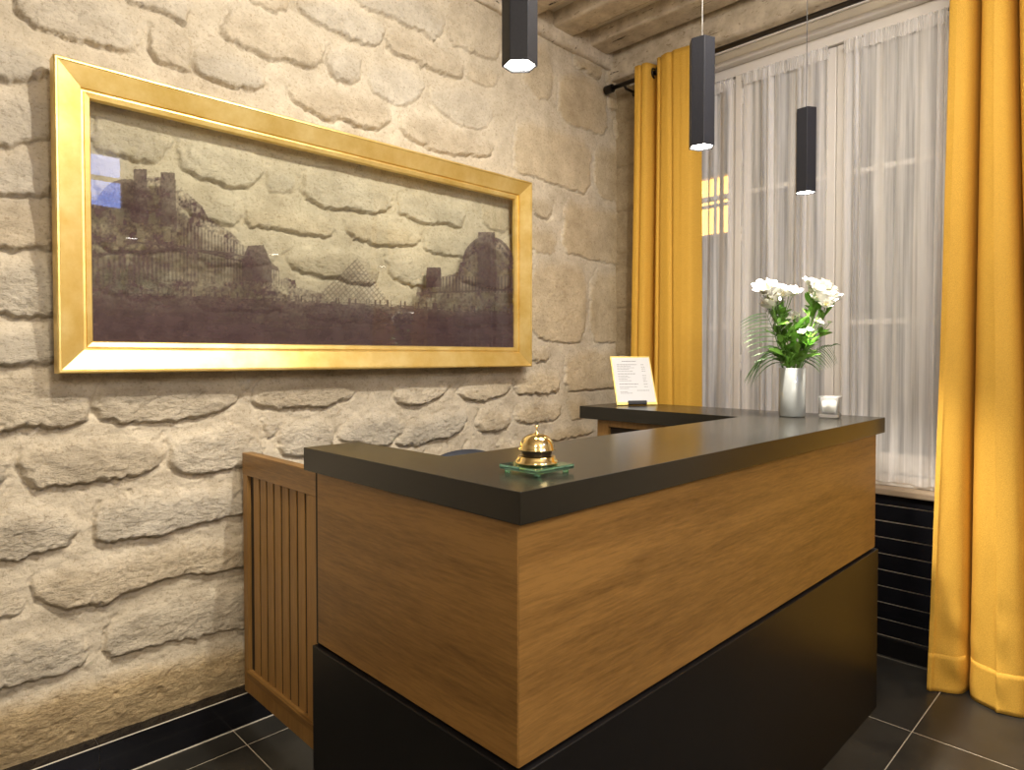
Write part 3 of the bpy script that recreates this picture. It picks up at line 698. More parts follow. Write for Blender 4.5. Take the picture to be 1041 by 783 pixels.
# staff side: work surface, pedestal
obj('worktop', B((.82, .82, .72), (2.38, 1.45, .745), .003), M_top, desk)
bm = bmesh.new()
cx0, cx1, cy0, cy1 = 2.425, 2.688, 1.20, 1.885
box(bm, (cx0+.02, cy0, .02), (cx1, cy1, TZ-TT-.001))
z0, z1 = .02, TZ-TT-.001
obj('storage_cabinet', bm, M_inner, desk)
bm = bmesh.new()
box(bm, (cx0, cy1-.05, z0), (cx0+.024, cy1+.012, z1), .002); box(bm, (cx0, cy0, z0), (cx0+.024, cy0+.04, z1), .002)
box(bm, (cx0+.0005, cy0+.04, z1-.032), (cx0+.024, cy1-.05, z1), .002); box(bm, (cx0+.0005, cy0+.04, z0), (cx0+.024, cy1-.05, z0+.06), .002)
for yy in (1.42, 1.61): box(bm, (cx0+.001, yy, z0+.06), (cx0+.023, yy+.022, z1-.032), .002)
box(bm, (cx0+.001, cy0+.04, .60), (cx0+.0225, cy1-.05, .63), .002)
box(bm, (cx0+.024, cy1, z0), (cx1, cy1+.012, z1), .001)
obj('cabinet_frame', bm, M_woodZ, desk)

# ------------------------------------------------------------------ swing gate between desk and stone wall
GX = .955
gate = thing('swing_gate', 'slatted oak swing gate between the reception desk and the stone wall', 'gate', (GX, 2.33, .12))
gy0, gy1, gz0, gz1 = 1.565, 2.345, .128, .988
bm = bmesh.new()
box(bm, (GX, gy1-.036, gz0), (GX+.034, gy1, gz1-.0005), .002); box(bm, (GX, gy0, gz0), (GX+.034, gy0+.06, gz1-.0005), .002)
box(bm, (GX+.0006, gy0+.06, gz0+.001), (GX+.0335, gy1-.036, gz0+.085), .002)
mid = 1.86
box(bm, (GX+.0004, mid-.07, gz0+.08), (GX+.0337, mid+.0, gz1-.06), .002)
obj('gate_frame', bm, M_woodZ, gate)
obj('top_rail', B((GX-.0015, gy0-.001, gz1-.078), (GX+.036, gy1+.001, gz1), .0025), M_woodY, gate)
obj('bottom_rail', B((GX-.009, gy0+.06, gz0+.062), (GX+.002, gy1-.036, gz0+.086), .002), M_woodY, gate)
obj('groove_shade', B((GX+.0136, gy0+.055, gz0+.07), (GX+.024, gy1-.03, gz1-.06)), M_inner, gate)  # dark sheet added to paint the shade between the slats
y = gy1-.036-.030
while y > mid + .02:
    obj('slat', B((GX+.0100, y-.044, gz0+.08), (GX+.0135, y, gz1-.07), .0010), M_woodZ, gate); y -= .0555
y = mid-.07-.012
while y > gy0 + .10:
    obj('slat', B((GX+.0100, y-.044, gz0+.08), (GX+.0135, y, gz1-.07), .0010), M_woodZ, gate); y -= .0555
bm = bmesh.new()
bm.free()
for zz in (.26, .85):
    bm = bmesh.new(); tube(bm, [(GX+.017, gy1+.0045, zz-.03), (GX+.017, gy1+.0045, zz+.03)], .006, 10); obj('hinge_pin', bm, M_rod, gate)

# ------------------------------------------------------------------ staff chair behind the desk
ch = thing('office_chair', 'navy office chair hidden behind the desk, only its curved backrest top showing', 'chair', (1.56, 1.80, 0))
def yawed(bm, c, a): bmesh.ops.rotate(bm, verts=bm.verts, cent=Vector((c[0], c[1], 0)), matrix=Matrix.Rotation(a, 3, 'Z'))
cc_ = (1.56, 1.80)
bm = bmesh.new(); n = 28
def backpt(u, v):                    # u -1..1 across, v 0..1 up
    wd = .155*(1 - .0*v); zz = .56 + .435*v*(1) ; e = (1 - abs(u)**2.6)
    return wd, zz
rows = []
for side in (0, 1):
    g = []
    for j in range(16):
        v = j/15; r = []
        for i in range(17):
            u = -1 + i/8
            half = .19*(1 - .30*max(0, (v-.72)/.28)**2)
            ztop = .565 + .43*(v)*(1 - .075*abs(u)**2.2*v)
            thick = .03*(max(0, 1-abs(u)**6))**.5*(max(0, 1-(2*abs(v-.5))**8))**.5
            r.append(bm.verts.new((cc_[0] + u*half, cc_[1] + .0 + .05*u*u*-1 + (thick if side else -thick), ztop)))
        g.append(r)
    rows.append(g)
for side in (0, 1):
    for j in range(15):
        for i in range(16):
            q = (rows[side][j][i], rows[side][j][i+1], rows[side][j+1][i+1], rows[side][j+1][i]); bm.faces.new(q if side else q[::-1])
for j in range(15):
    for i_ in (0, 16): bm.faces.new((rows[0][j][i_], rows[0][j+1][i_], rows[1][j+1][i_], rows[1][j][i_]))
for i in range(16):
    for j_ in (0, 15): bm.faces.new((rows[0][j_][i], rows[0][j_][i+1], rows[1][j_][i+1], rows[1][j_][i]))
bmesh.ops.recalc_face_normals(bm, faces=bm.faces); yawed(bm, cc_, R(-50)); bmesh.ops.translate(bm, verts=bm.verts, vec=(.0, .0, 0))
obj('backrest', bm, M_blue, ch, True)
bm = bmesh.new(); box(bm, (cc_[0]-.22, cc_[1]-.40, .44), (cc_[0]+.22, cc_[1]+.02, .51), .03, seg=4); yawed(bm, cc_, R(-50)); obj('seat', bm, M_blue, ch, True)
sc_ = Matrix.Rotation(R(-50), 3, 'Z') @ Vector((0, -.19, 0)); sx_, sy_ = cc_[0]+sc_.x, cc_[1]+sc_.y
bm = bmesh.new(); tube(bm, [(sx_, sy_, .09), (sx_, sy_, .44)], .025, 14); obj('column', bm, M_black, ch, True)
bm = bmesh.new(); b_ = Matrix.Rotation(R(-50), 3, 'Z'); p1 = b_ @ Vector((0, -.1, 0)); p2 = b_ @ Vector((0, .045, 0)); p3 = b_ @ Vector((0, .03, 0))
tube(bm, [(cc_[0]+p1.x, cc_[1]+p1.y, .43), (cc_[0]+p2.x, cc_[1]+p2.y, .45), (cc_[0]+p2.x, cc_[1]+p2.y, .56), (cc_[0]+p3.x, cc_[1]+p3.y, .72)], .016, 10); obj('back_support', bm, M_black, ch, True)
for i in range(5):
    a = 2*math.pi*i/5 + .3; ex, ey = sx_+.25*math.cos(a), sy_+.25*math.sin(a)
    bm = bmesh.new(); tube(bm, [(sx_, sy_, .11), (ex, ey, .075)], [.024, .014], 10); l_ = obj('leg', bm, M_black, ch, True)
    bm = bmesh.new(); tube(bm, [(ex-.012*math.sin(a), ey+.012*math.cos(a), .03), (ex+.012*math.sin(a), ey-.012*math.cos(a), .03)], .03, 16); tube(bm, [(ex, ey, .03), (ex, ey, .08)], .006, 8); obj('castor', bm, M_rub, l_, True)

# ------------------------------------------------------------------ framed print
FXa, FXb, FZa, FZb = .397, 2.400, 1.281, 2.207
FB, FD = 2.342, .052                                 # back plane, depth of moulding
pic = thing('picture_frame', 'wide gold leaf frame hung on the rough stone wall', 'picture', (1.4, FB, FZa))
prof = [(0, 0), (0, FD-.004), (.004, FD), (.009, FD), (.011, FD-.003), (.070, FD-.022), (.072, FD-.030), (.078, FD-.030), (.080, FD-.026), (.094, FD-.030), (.097, FD-.036), (.097, .004)]
# mitred mouldings, one mesh a side
rect = lambda w: [(FXa+w, FZa+w), (FXb-w, FZa+w), (FXb-w, FZb-w), (FXa+w, FZb-w)]
for k4, nm in enumerate(('moulding',)*4):
    bm = bmesh.new(); A_ = []; B_ = []
    for w, d in prof:
        rc_ = rect(w); a = rc_[k4]; b = rc_[(k4+1) % 4]
        A_.append(bm.verts.new((a[0], FB-d, a[1]))); B_.append(bm.verts.new((b[0], FB-d, b[1])))
    n = len(prof)
    for i in range(n): bm.faces.new((A_[i], B_[i], B_[(i+1) % n], A_[(i+1) % n]))
    bm.faces.new(A_); bm.faces.new(B_[::-1]); bmesh.ops.recalc_face_normals(bm, faces=bm.faces)
    obj(nm, bm, M_gold, pic)
# the transparent print: palace wings around a forecourt, sepia ink on clear acrylic
GY = FB - .012
gx = np.linspace(FXa+.094, FXb-.094, 760); gz = np.linspace(FZa+.094, FZb-.094, 300); GXX, GZZ = np.meshgrid(gx, gz)
# picture-plane coordinates of the drawing (inches on the sheet): project to the traced frame of reference
dx_ = GXX - CAM.x; dy_ = GY - CAM.y; dz_ = GZZ - CAM.z
fw = dx_*Fw.x + dy_*Fw.y + dz_*Fw.z
PXX = PX + F*(dx_*Rt.x + dy_*Rt.y + dz_*Rt.z)/fw; PYY = PY - F*(dx_*Up.x + dy_*Up.y + dz_*Up.z)/fw
def poly(pts):
    m = np.zeros(PXX.shape, bool)
    for i in range(len(pts)):
        a = pts[i]; b = pts[(i+1) % len(pts)]
        if a[1] == b[1]: continue
        m ^= ((a[1] > PYY) != (b[1] > PYY)) & (PXX < (b[0]-a[0])*(PYY-a[1])/(b[1]-a[1]) + a[0])
    return m
ink = np.zeros(PXX.shape)
nz1 = fbm(PXX/9, PYY/9, 1, 4); nz2 = fbm(PXX/2.2, PYY/2.5, 2, 3); nz3 = fbm(PXX/40, PYY/6, 3, 3)
def put(m, v, tex=.25):
    global ink
    ink = np.where(m, np.maximum(ink, np.clip(v + tex*nz1 + tex*nz2, 0, 1)), ink)
jag = 1.6*nz2 + 1.0*nz1
def under(line):           # everything below a jagged skyline
    lx = np.array([p[0] for p in line]); ly = np.array([p[1] for p in line])
    return (PYY > np.interp(PXX, lx, ly) + jag*1.2) & (PXX > lx[0]) & (PXX < lx[-1])
ground = np.interp(PXX, [90, 200, 310, 420, 530], [298, 299, 305, 311, 318])
bld = under([(80, 205), (95, 200), (104, 198), (108, 192), (120, 186), (134, 184), (136, 178), (138, 172), (148, 172), (149, 180), (163, 180), (164, 175), (177, 175), (178, 188), (190, 196), (206, 210), (212, 222), (235, 236), (248, 250), (251, 262), (254, 250), (268, 249), (275, 266), (283, 272), (286, 284), (289, 282), (300, 284), (302, 292), (330, 299)]) & (PYY < ground)
put(bld, .56, .75)
colm = np.clip(.5 + np.sin((PXX - 98)*(1.05 + (PXX-98)*.0035)) + 1.6*vnoise(PXX/5, PYY/7, 4), 0, 1)
v0 = np.interp(PXX, [98, 180, 240, 290], [262, 256, 262, 278]); v1 = np.interp(PXX, [98, 180, 240, 290], [290, 286, 286, 292])
rowm = bld & (PYY > v0) & (PYY < v1) & (PXX < 290)
ink = np.where(rowm, .30 + .36*colm + .55*nz1 + .3*nz2, ink)
u0 = np.interp(PXX, [98, 180, 240, 290], [222, 222, 246, 276])
r2 = bld & (PYY > u0) & (PYY < v0-5) & (PXX > 185)
ink = np.where(r2, .34 + .40*colm + .5*nz1 + .3*nz2, ink)
ink = np.where(bld & (np.abs(PYY - v0 + 3) < 1.4), .8, ink)
ink = np.where(bld & (np.abs(PYY - np.interp(PXX, [98, 180, 290], [243, 250, 276])) < 1.0), .85, ink)
put(poly([(136, 172), (149, 172), (150, 228), (135, 226)]), .82, .2); put(poly([(163, 175), (178, 176), (180, 232), (163, 230)]), .82, .2)
put(poly([(252, 250), (268, 249), (276, 268), (277, 288), (246, 285), (246, 266)]), .85, .15)
for ax_, ay_ in ((122, 222), (143, 236), (122, 245), (170, 240), (155, 222)):        # arches and openings, lighter stonework
    ink = np.where((np.abs(PXX-ax_) < 3.5) & (np.abs(PYY-ay_) < 6) & bld, .35, ink)
right = under([(423, 300), (425, 290), (432, 288), (434, 272), (448, 272), (449, 282), (458, 279), (466, 276), (468, 266), (480, 262), (481, 245), (487, 238), (492, 236), (500, 236), (503, 240), (507, 246), (516, 252), (521, 262), (530, 268)]) & (PYY < ground+1)
put(right, .48, .7)
rr = right & (PYY > 281) & (PYY < 298) & (PXX > 446)
ink = np.where(rr, .38 + .4*(np.sin(PXX*1.9) > 0) + .2*nz1, ink)
ink = np.where(right & (np.abs(PYY-np.interp(PXX, [430, 530], [298, 294])) < .9), .8, ink)
put(poly([(434, 272), (448, 272), (449, 292), (433, 292)]), .92, .1); put(poly([(486, 236), (503, 236), (506, 292), (485, 292)]), .78, .2)
dome = ((PXX-496)/26)**2 + ((PYY-268)/28)**2; put((dome < 1) & (dome > .80) & (PYY < 266), .8, .2); put((dome < .8) & (PYY < 266), .55, .35)
dome2 = ((PXX-128)/30)**2 + ((PYY-212)/30)**2; put((dome2 < 1) & (PYY < 212), .72, .25)
# glazed garden pavilion in the middle of the court
pav = poly([(318, 305), (363, 262), (397, 309)])
lat = (np.abs(((PXX + PYY*1.02) % 5.2) - 2.6) < .75) | (np.abs(((PXX*1.0 - PYY*.78) % 5.2) - 2.6) < .75)
ink = np.where(pav, np.maximum(ink, np.where(lat, .5, .12) + .1*nz1), ink)
# forecourt paving
gm = PYY >= ground
shade = np.clip(.86 + .16*nz3 + .05*nz1 + .03*nz2 + .10*vnoise(PXX/60, PYY/2.2, 5) + .08*np.clip((PYY-ground)/40, 0, 1), 0, .97)
ink = np.where(gm, shade, ink)
bank = gm & (PYY < ground + 22 + 8*np.sin(PXX/38)) & (PXX < 420); ink = np.where(bank, np.clip(.84 + .22*fbm(PXX/14, PYY/4, 6, 4) + .22*nz2, .35, .98), ink)
ink = np.where((np.abs(PYY-ground) < 2.2) & (nz2 > .05), .35, ink)
fig = (np.abs(PYY-ground+1) < 3.2) & (vnoise(PXX/1.4, PYY/60, 6) > .22); ink = np.where(fig, .88, ink)
ink = np.clip(ink, 0, 1)
ink[ink < .12] *= .4
cb = np.zeros(PXX.shape + (4,)); dk = np.clip(.5 + .5*nz1, 0, 1)[..., None]
cb[..., :3] = np.array((.046, .027, .031))*(1-dk) + np.array((.085, .054, .055))*dk; cb[..., 3] = ink*.93
pane = gridobj('acrylic_print', np.stack([GXX, GXX*0 + GY, GZZ], -1), M_print, pic, smooth=False, col=cb)
pane['label'] = 'clear acrylic sheet printed with a sepia palace forecourt'
for xx in (FXa+.2, FXb-.2):
    obj('wall_spacer', B((xx-.015, FB-.004, FZb-.06), (xx+.015, WY+.02, FZb-.03), .002), M_rod, pic)

# ------------------------------------------------------------------ pendant lamps
def pendant(px, py, label, rot, cable, extra):
    t = thing('pendant_lamp', label, 'pendant lamp', (px, py, 1.925), 'hexagonal tube pendant lamps over the desk')
    z0, z1 = 1.925, 2.225; r = .0370; ri = .0335
    bm = bmesh.new()
    ang = [rot + math.pi/3*i for i in range(6)]
    O = [[bm.verts.new((px + r*math.cos(a), py + r*math.sin(a), zz)) for a in ang] for zz in (z0, z1)]
    I = [[bm.verts.new((px + ri*math.cos(a), py + ri*math.sin(a), zz)) for a in ang] for zz in (z0, z0+.02)]
    for i in range(6):
        j = (i+1) % 6
        bm.faces.new((O[0][i], O[0][j], O[1][j], O[1][i])); bm.faces.new((O[0][j], O[0][i], I[0][i], I[0][j])); bm.faces.new((I[0][j], I[0][i], I[1][i], I[1][j]))
    bm.faces.new(O[1]); bm.faces.new(I[1]); bmesh.ops.recalc_face_normals(bm, faces=bm.faces)
    es = [e for e in bm.edges if abs(e.verts[0].co.z - e.verts[1].co.z) > .2]
    bmesh.ops.bevel(bm, geom=es, offset=.0008, segments=1, affect='EDGES')
    obj('housing', bm, M_black, t)
    bm = bmesh.new(); ang6 = [(px + ri*.99*math.cos(a), py + ri*.99*math.sin(a)) for a in ang]; prism(bm, ang6, z0+.004, z0+.008); obj('diffuser', bm, M_lamp, t)
    bm = bmesh.new(); tube(bm, [(px, py, z1-.002), (px, py, 3.15)], .0016, 8); obj('cable', bm, cable, t)
    bm = bmesh.new(); lathe(bm, [(0, 0), (.045, 0), (.05, .005), (.05, .025), (0, .025)], (px, py, 3.145), 28); obj('ceiling_rose', bm, M_black, t, True)
    ld = bpy.data.lights.new('pendant_light', 'SPOT'); ld.energy = extra; ld.spot_size = R(95); ld.spot_blend = .8; ld.shadow_soft_size = .025; ld.color = (1, .91, .79)
    lo = bpy.data.objects.new('pendant_light', ld); C.collection.objects.link(lo); lo.location = (px, py, z0 - .01)
pendant(.962, .955, 'nearest black hexagonal tube pendant lamp, cut off by the top edge of the photo', R(191.8), M_steel, 36)
pendant(1.700, .960, 'middle black hexagonal tube pendant lamp hanging on a pale cable', R(159.4), M_steel, 34)
pendant(2.440, .960, 'farthest black hexagonal tube pendant lamp, hanging over the white flowers', R(146.5), M_dcable, 190)

# ------------------------------------------------------------------ bell and its glass plate
gp = thing('glass_plate', 'square green-edged glass plate under the brass bell', 'glass plate', (.953, .898, TZ))
px0, px1, py0, py1 = .900, 1.007, .846, .951
obj('upper_sheet', B((px0, py0, TZ+.0075), (px1, py1, TZ+.0165), .0008), M_gglass, gp)
for xx in (px0+.012, px1-.012):
    for yy in (py0+.012, py1-.012):
        bm = bmesh.new(); lathe(bm, [(0, .0), (.006, .0), (.006, .0073), (0, .0073)], (xx, yy, TZ), 16); obj('foot', bm, M_gglass, gp, True)
bz = TZ + .0167
bell = thing('desk_bell', 'shiny brass service bell on a glass plate', 'bell', (.953, .898, bz))
bc = (.953, .898, bz)
bm = bmesh.new(); lathe(bm, [(0, 0), (.041, 0), (.043, .002), (.043, .005), (.041, .008), (.038, .011), (.0375, .015), (.0355, .0165), (.010, .017), (0, .017)], bc, 48); obj('base', bm, M_brass, bell, True)
bm = bmesh.new(); dome_ = []
for i in range(15):
    a = math.pi/2*i/14; dome_.append((.0355*math.cos(a)**.75 if i < 14 else 0.0, .029 + .031*math.sin(a)))
dome_ = [(.0325, .0305), (.0350, .0275), (.0372, .0278), (.0368, .0305)] + [(r_*1.0, z_) for r_, z_ in dome_[1:]]
lathe(bm, dome_, bc, 48); 
obj('dome', bm, M_brass, bell, True)
bm = bmesh.new(); lathe(bm, [(0, .059), (.006, .059), (.0055, .061), (.003, .063), (.0016, .064), (.0016, .0735), (.0036, .0742), (.0042, .0755), (.0034, .077), (0, .0775)], bc, 24); obj('button', bm, M_brass, bell, True)
bm = bmesh.new(); lathe(bm, [(0, .0165), (.030, .0165), (.031, .024), (.026, .036), (.004, .040), (0, .055)], bc, 20); box(bm, (bc[0]-.028, bc[1]-.004, bz+.0195), (bc[0]+.02, bc[1]+.004, bz+.0255), .001); obj('striker', bm, M_rod, bell, True)

# ------------------------------------------------------------------ notice on its stand
A0 = Vector((2.53, 1.862, TZ+.004)); e1 = Vector((.8, -.6, 0)); n1_ = Vector((.6, .8, 0)); up1 = (n1_*.118 + Vector((0, 0, .226))).normalized(); Hh = .258; Ww = .200
nrm = e1.cross(up1).normalized()
if nrm.dot(Vector((-1, -1, 0))) < 0: nrm = -nrm
def slab(bm, u0, u1, v0, v1, d0, d1):
    ps = [A0 + e1*u + up1*v + nrm*d for d in (d0, d1) for u, v in ((u0, v0), (u1, v0), (u1, v1), (u0, v1))]
    v_ = [bm.verts.new(p) for p in ps]
    for q in ((0,1,2,3), (7,6,5,4), (0,4,5,1), (1,5,6,2), (2,6,7,3), (3,7,4,0)): bm.faces.new([v_[i] for i in q])
ns = thing('notice_stand', 'tilted gold-edged stand holding a white printed notice, at the end of the desk', 'notice', (2.61, 1.82, TZ))
bm = bmesh.new(); slab(bm, 0, Ww, 0, Hh, -.006, 0); bmesh.ops.recalc_face_normals(bm, faces=bm.faces); obj('backing_plate', bm, M_goldedge, ns)
bm = bmesh.new(); slab(bm, .006, Ww-.006, .012, Hh-.007, .0002, .0010); bmesh.ops.recalc_face_normals(bm, faces=bm.faces); obj('paper_sheet', bm, M_paper, ns)
bm = bmesh.new(); tr = random.Random(4)
def line(u0, u1, v, h=.0022):            # a run of small print, word by word
    u = u0
    while u < u1 - .003:
        w = min(tr.uniform(.006, .016), u1-u); slab(bm, u, u+w, v, v+h, .0011, .0014); u += w + .0025
line(.055, .125, .229, .003)
for v, u1 in ((.211, .128), (.203, .098), (.194, .112), (.186, .084), (.176, .106), (.161, .118), (.150, .076), (.142, .088), (.133, .070), (.124, .092), (.106, .120), (.092, .114), (.083, .070), (.066, .062), (.058, .086)): line(.026, u1, v, .0024 if v in (.211, .161, .106) else .0016)
for v in (.211, .198, .188, .176, .152, .140, .130, .120, .106, .092): line(.148, .166, v, .0018)
line(.110, .172, .072, .0022)
obj('printed_text', bm, M_ink, ns)
bm = bmesh.new(); slab(bm, .055, .145, -.001, .016, .0015, .011); bmesh.ops.recalc_face_normals(bm, faces=bm.faces)
obj('clip', bm, M_black, ns)
bm = bmesh.new()
pa = A0 + e1*.08 + up1*.20 - nrm*.007; pb = pa + n1_*.075; pb.z = TZ+.003; tube(bm, [pa, pb], .0025, 8)
pa2 = A0 + e1*.12 + up1*.20 - nrm*.007; pb2 = pa2 + n1_*.075; pb2.z = TZ+.003; tube(bm, [pa2, pb2], .0025, 8); tube(bm, [pb, pb2], .0025, 8)
obj('prop', bm, M_goldedge, ns)

# ------------------------------------------------------------------ vase, candle glass
def frost(name, col, tr_, rough):
    m, nt, p = newmat(name); L = nt.links
    tc = N(nt, 'ShaderNodeTexCoord'); no = N(nt, 'ShaderNodeTexNoise', Scale=18.0, Detail=5.0); L.new(tc.outputs['Object'], no.inputs['Vector'])
    cr = N(nt, 'ShaderNodeValToRGB'); e = cr.color_ramp.elements; c = Vector(col); e[0].position = .35; e[0].color = (*(c*.82), 1); e[1].position = .65; e[1].color = (*c, 1)
    L.new(no.outputs['Fac'], cr.inputs[0]); L.new(cr.outputs[0], p.inputs['Base Color'])
    p.inputs['Transmission Weight'].default_value = tr_; p.inputs['Roughness'].default_value = rough; p.inputs['Coat Weight'].default_value = .6; p.inputs['Coat Roughness'].default_value = .05
    return m
VC = (2.545, 1.045, TZ)
vz = thing('flower_vase', 'smoky grey cylindrical glass vase holding the white flowers', 'vase', VC)
bm = bmesh.new(); lathe(bm, [(0, .0005), (.044, .0005), (.047, .003), (.048, .008), (.048, .186), (.0465, .1875), (.045, .186), (.045, .014), (0, .012)], VC, 56); obj('glass_body', bm, frost('smoked_glass', (.33, .35, .34), .35, .34), vz, True)
bm = bmesh.new(); lathe(bm, [(0, .0135), (.0440, .0135), (.0440, .120), (0, .120)], VC, 32); obj('water', bm, frost('vase_water', (.62, .64, .60), .4, .15), vz, True)
KC = Vector((2.602, .925, TZ))
kz = thing('candle_holder', 'small square frosted glass candle holder beside the vase', 'candle holder', KC)
def rsq(h, r, n=5):
    p = []
    for cx_, cy_, a0 in ((h-r, h-r, 0), (-h+r, h-r, 90), (-h+r, -h+r, 180), (h-r, -h+r, 270)):
        for i in range(n+1): a = R(a0 + 90*i/n); p.append((cx_+r*math.cos(a), cy_+r*math.sin(a)))
    return p
bm = bmesh.new(); rings = []
for h, z_, in ((.028, 0.0005), (.0335, .002), (.0355, .008), (.0370, .078), (.0362, .081), (.0335, .081), (.0325, .078), (.031, .016), (.0, .014)):
    ca_, sa_ = math.cos(R(8)), math.sin(R(8))
    rings.append([bm.verts.new((KC.x + x_*ca_-y_*sa_, KC.y + x_*sa_+y_*ca_, TZ+z_)) for x_, y_ in rsq(max(h, .002), min(.012, max(h, .002)*.5))])
bm.faces.new(rings[0][::-1]); bm.faces.new(rings[-1])
for a_, b_2 in zip(rings, rings[1:]):
    for i in range(len(a_)): bm.faces.new((a_[i], a_[(i+1) % len(a_)], b_2[(i+1) % len(a_)], b_2[i]))
bmesh.ops.recalc_face_normals(bm, faces=bm.faces)
obj('glass_cup', bm, frost('frosted_glass', (.88, .88, .86), .85, .10), kz, True)
bm = bmesh.new(); lathe(bm, [(0, .0165), (.028, .0165), (.028, .052), (.026, .054), (0, .053)], KC, 32); cw = obj('candle', bm, M_wax, kz, True)
bm = bmesh.new(); tube(bm, [(KC.x, KC.y, TZ+.053), (KC.x+.001, KC.y, TZ+.064)], .0011, 6); obj('wick', bm, M_rub, cw)

# ------------------------------------------------------------------ bouquet
fr = random.Random(21)
def leafblade(bm, base, tip, width, nrm_, droop=.0, seg=7, fold=.25):
    base = Vector(base); tip = Vector(tip); ax = (tip-base); L_ = ax.length; ax.normalize(); sd = ax.cross(Vector(nrm_))
    if sd.length < 1e-4: sd = ax.orthogonal()
    sd.normalize(); nn = sd.cross(ax); prev = None
    for i in range(seg+1):
        t = i/seg; w = width*(math.sin(math.pi*min(1, t*.92+.06))**.8)*(1 if t < 1 else 0) + .0004
        c = base + ax*L_*t + Vector((0, 0, -droop*t*t*L_))
        r_ = (bm.verts.new(c - sd*w + nn*w*fold), bm.verts.new(c), bm.verts.new(c + sd*w + nn*w*fold))
        if prev: bm.faces.new((prev[0], prev[1], r_[1], r_[0])); bm.faces.new((prev[1], prev[2], r_[2], r_[1]))
        prev = r_
def blossom(bm, bs, c, d, size, n=6, open_=.9):
    """n pointed petals round direction d; stamens into bs"""
    c = Vector(c); d = Vector(d).normalized(); a = d.orthogonal().normalized(); b = d.cross(a); ph = fr.random()*6
    for k in range(n):
        th = ph + 2*math.pi*k/n; rd = a*math.cos(th)+b*math.sin(th); sd = d.cross(rd); op = open_*(1 if k % 2 else .82)
        prev = None
        for i in range(7):
            t = i/6; ang = op*t; rr = size*(math.sin(ang*1.25)*.85); hh = size*(t*.75*math.cos(ang*.7))
            w = size*.30*math.sin(math.pi*min(1, .12+t*.86))**.9 if i < 6 else .0006
            cp = c + rd*rr + d*hh
            r_ = (bm.verts.new(cp - sd*w + d*w*.25), bm.verts.new(cp - d*w*.12), bm.verts.new(cp + sd*w + d*w*.25))
            if prev: bm.faces.new((prev[0], prev[1], r_[1], r_[0])); bm.faces.new((prev[1], prev[2], r_[2], r_[1]))
            prev = r_
    for k in range(4):
        th = ph + 1.57*k; rd = a*math.cos(th)+b*math.sin(th)
        tube(bs, [c, c + d*size*.45 + rd*size*.1, c + d*size*.62 + rd*size*.22], size*.018, 5)
def flower(ex, ey, ez, label, grp, nb=3, size=.042, nm='white_lily'):
    """(ex,ey,ez) = head position relative to the vase axis, on the camera's right/away/up"""
    rt = Vector((Rt.x, Rt.y, 0)).normalized(); aw = hd
    ez += .018; head = Vector(VC) + rt*ex + aw*ey + Vector((0, 0, ez))
    base = Vector(VC) + Vector((-(rt*ex+aw*ey).x*.18, -(rt*ex+aw*ey).y*.18, .016)); rim = Vector(VC) + (rt*ex + aw*ey)*.22 + Vector((0, 0, .19))
    if (rim - Vector(VC)).xy.length > .038:
        q = (rim - Vector(VC)); q.z = 0; q = q.normalized()*.038; rim = Vector(VC) + q + Vector((0, 0, .19))
    t = thing(nm, label, 'flower', base, grp)
    pts = []
    for i in range(11):
        s_ = i/10
        pts.append(base*(1-s_)**2 + rim*2*s_*(1-s_)*1.0 + head*s_**2 if False else (base.lerp(rim, s_/.45) if s_ < .45 else rim.lerp(head, (s_-.45)/.55) + (rim-base).normalized()*.03*math.sin(math.pi*(s_-.45)/.55)))
    bm = bmesh.new(); tube(bm, pts, .0022, 7)
    heads = []
    for k in range(nb):
        off = Vector((fr.uniform(-1, 1), fr.uniform(-1, 1), fr.uniform(-.7, .9)))*.028 if k else Vector((0, 0, 0))
        p_ = head + off; s0 = rim.lerp(head, .72)
        if k: tube(bm, [s0, s0.lerp(p_, .5) + Vector((0, 0, -.004)), p_], .0013, 6)
        heads.append(p_)
    obj('stalk', bm, M_stem, t, True)
    for p_ in heads:
        out = (p_ - (Vector(VC) + Vector((0, 0, .12)))).normalized() + Vector((fr.uniform(-.5, .5), fr.uniform(-.5, .5), fr.uniform(-.1, .3))) - hd*.35
        bm = bmesh.new(); bs = bmesh.new(); blossom(bm, bs, p_, out, size*fr.uniform(.85, 1.15), 6, fr.uniform(.8, 1.15))
        bl = obj('blossom', bm, M_petal, t, True); obj('stamens', bs, M_pistil, bl, True)
    for k in range(11):
        s_ = fr.uniform(.0, .85); p_ = rim.lerp(head, s_) ; dr = Vector((fr.uniform(-1, 1), fr.uniform(-1, 1), fr.uniform(.2, 1.3))).normalized()
        bm = bmesh.new(); leafblade(bm, p_, p_ + dr*fr.uniform(.04, .085), fr.uniform(.006, .0115), (fr.uniform(-1, 1), fr.uniform(-1, 1), 1), .15); obj('leaf', bm, M_leaf, t, True)
Lc = 'white lily in the left-hand cluster of the vase bouquet'; Rc_ = 'white lily in the right-hand cluster of the vase bouquet'
for ex, ey, ez in ((-.100, 0, .455), (-.075, .03, .47), (-.050, -.02, .45), (-.090, -.03, .405), (-.060, .02, .39), (-.070, -.02, .43)):
    flower(ex, ey, ez, Lc, 'white lilies, left cluster', 4, .045)
for ex, ey, ez in ((.085, 0, .475), (.110, .02, .45), (.142, -.01, .425), (.100, -.03, .415), (.125, .03, .465), (.080, .02, .44)):
    flower(ex, ey, ez, Rc_, 'white lilies, right cluster', 4, .045)
Bd = 'green budding sprig with small white buds between the two lily clusters'
for ex, ey, ez in ((-.055, .0, .33), (.0, -.02, .37), (.03, .02, .35), (.08, -.02, .34), (.115, .0, .33), (.02, -.04, .30)):
    flower(ex, ey, ez, Bd, 'budding sprigs in the vase', 2, .022, 'budding_sprig')
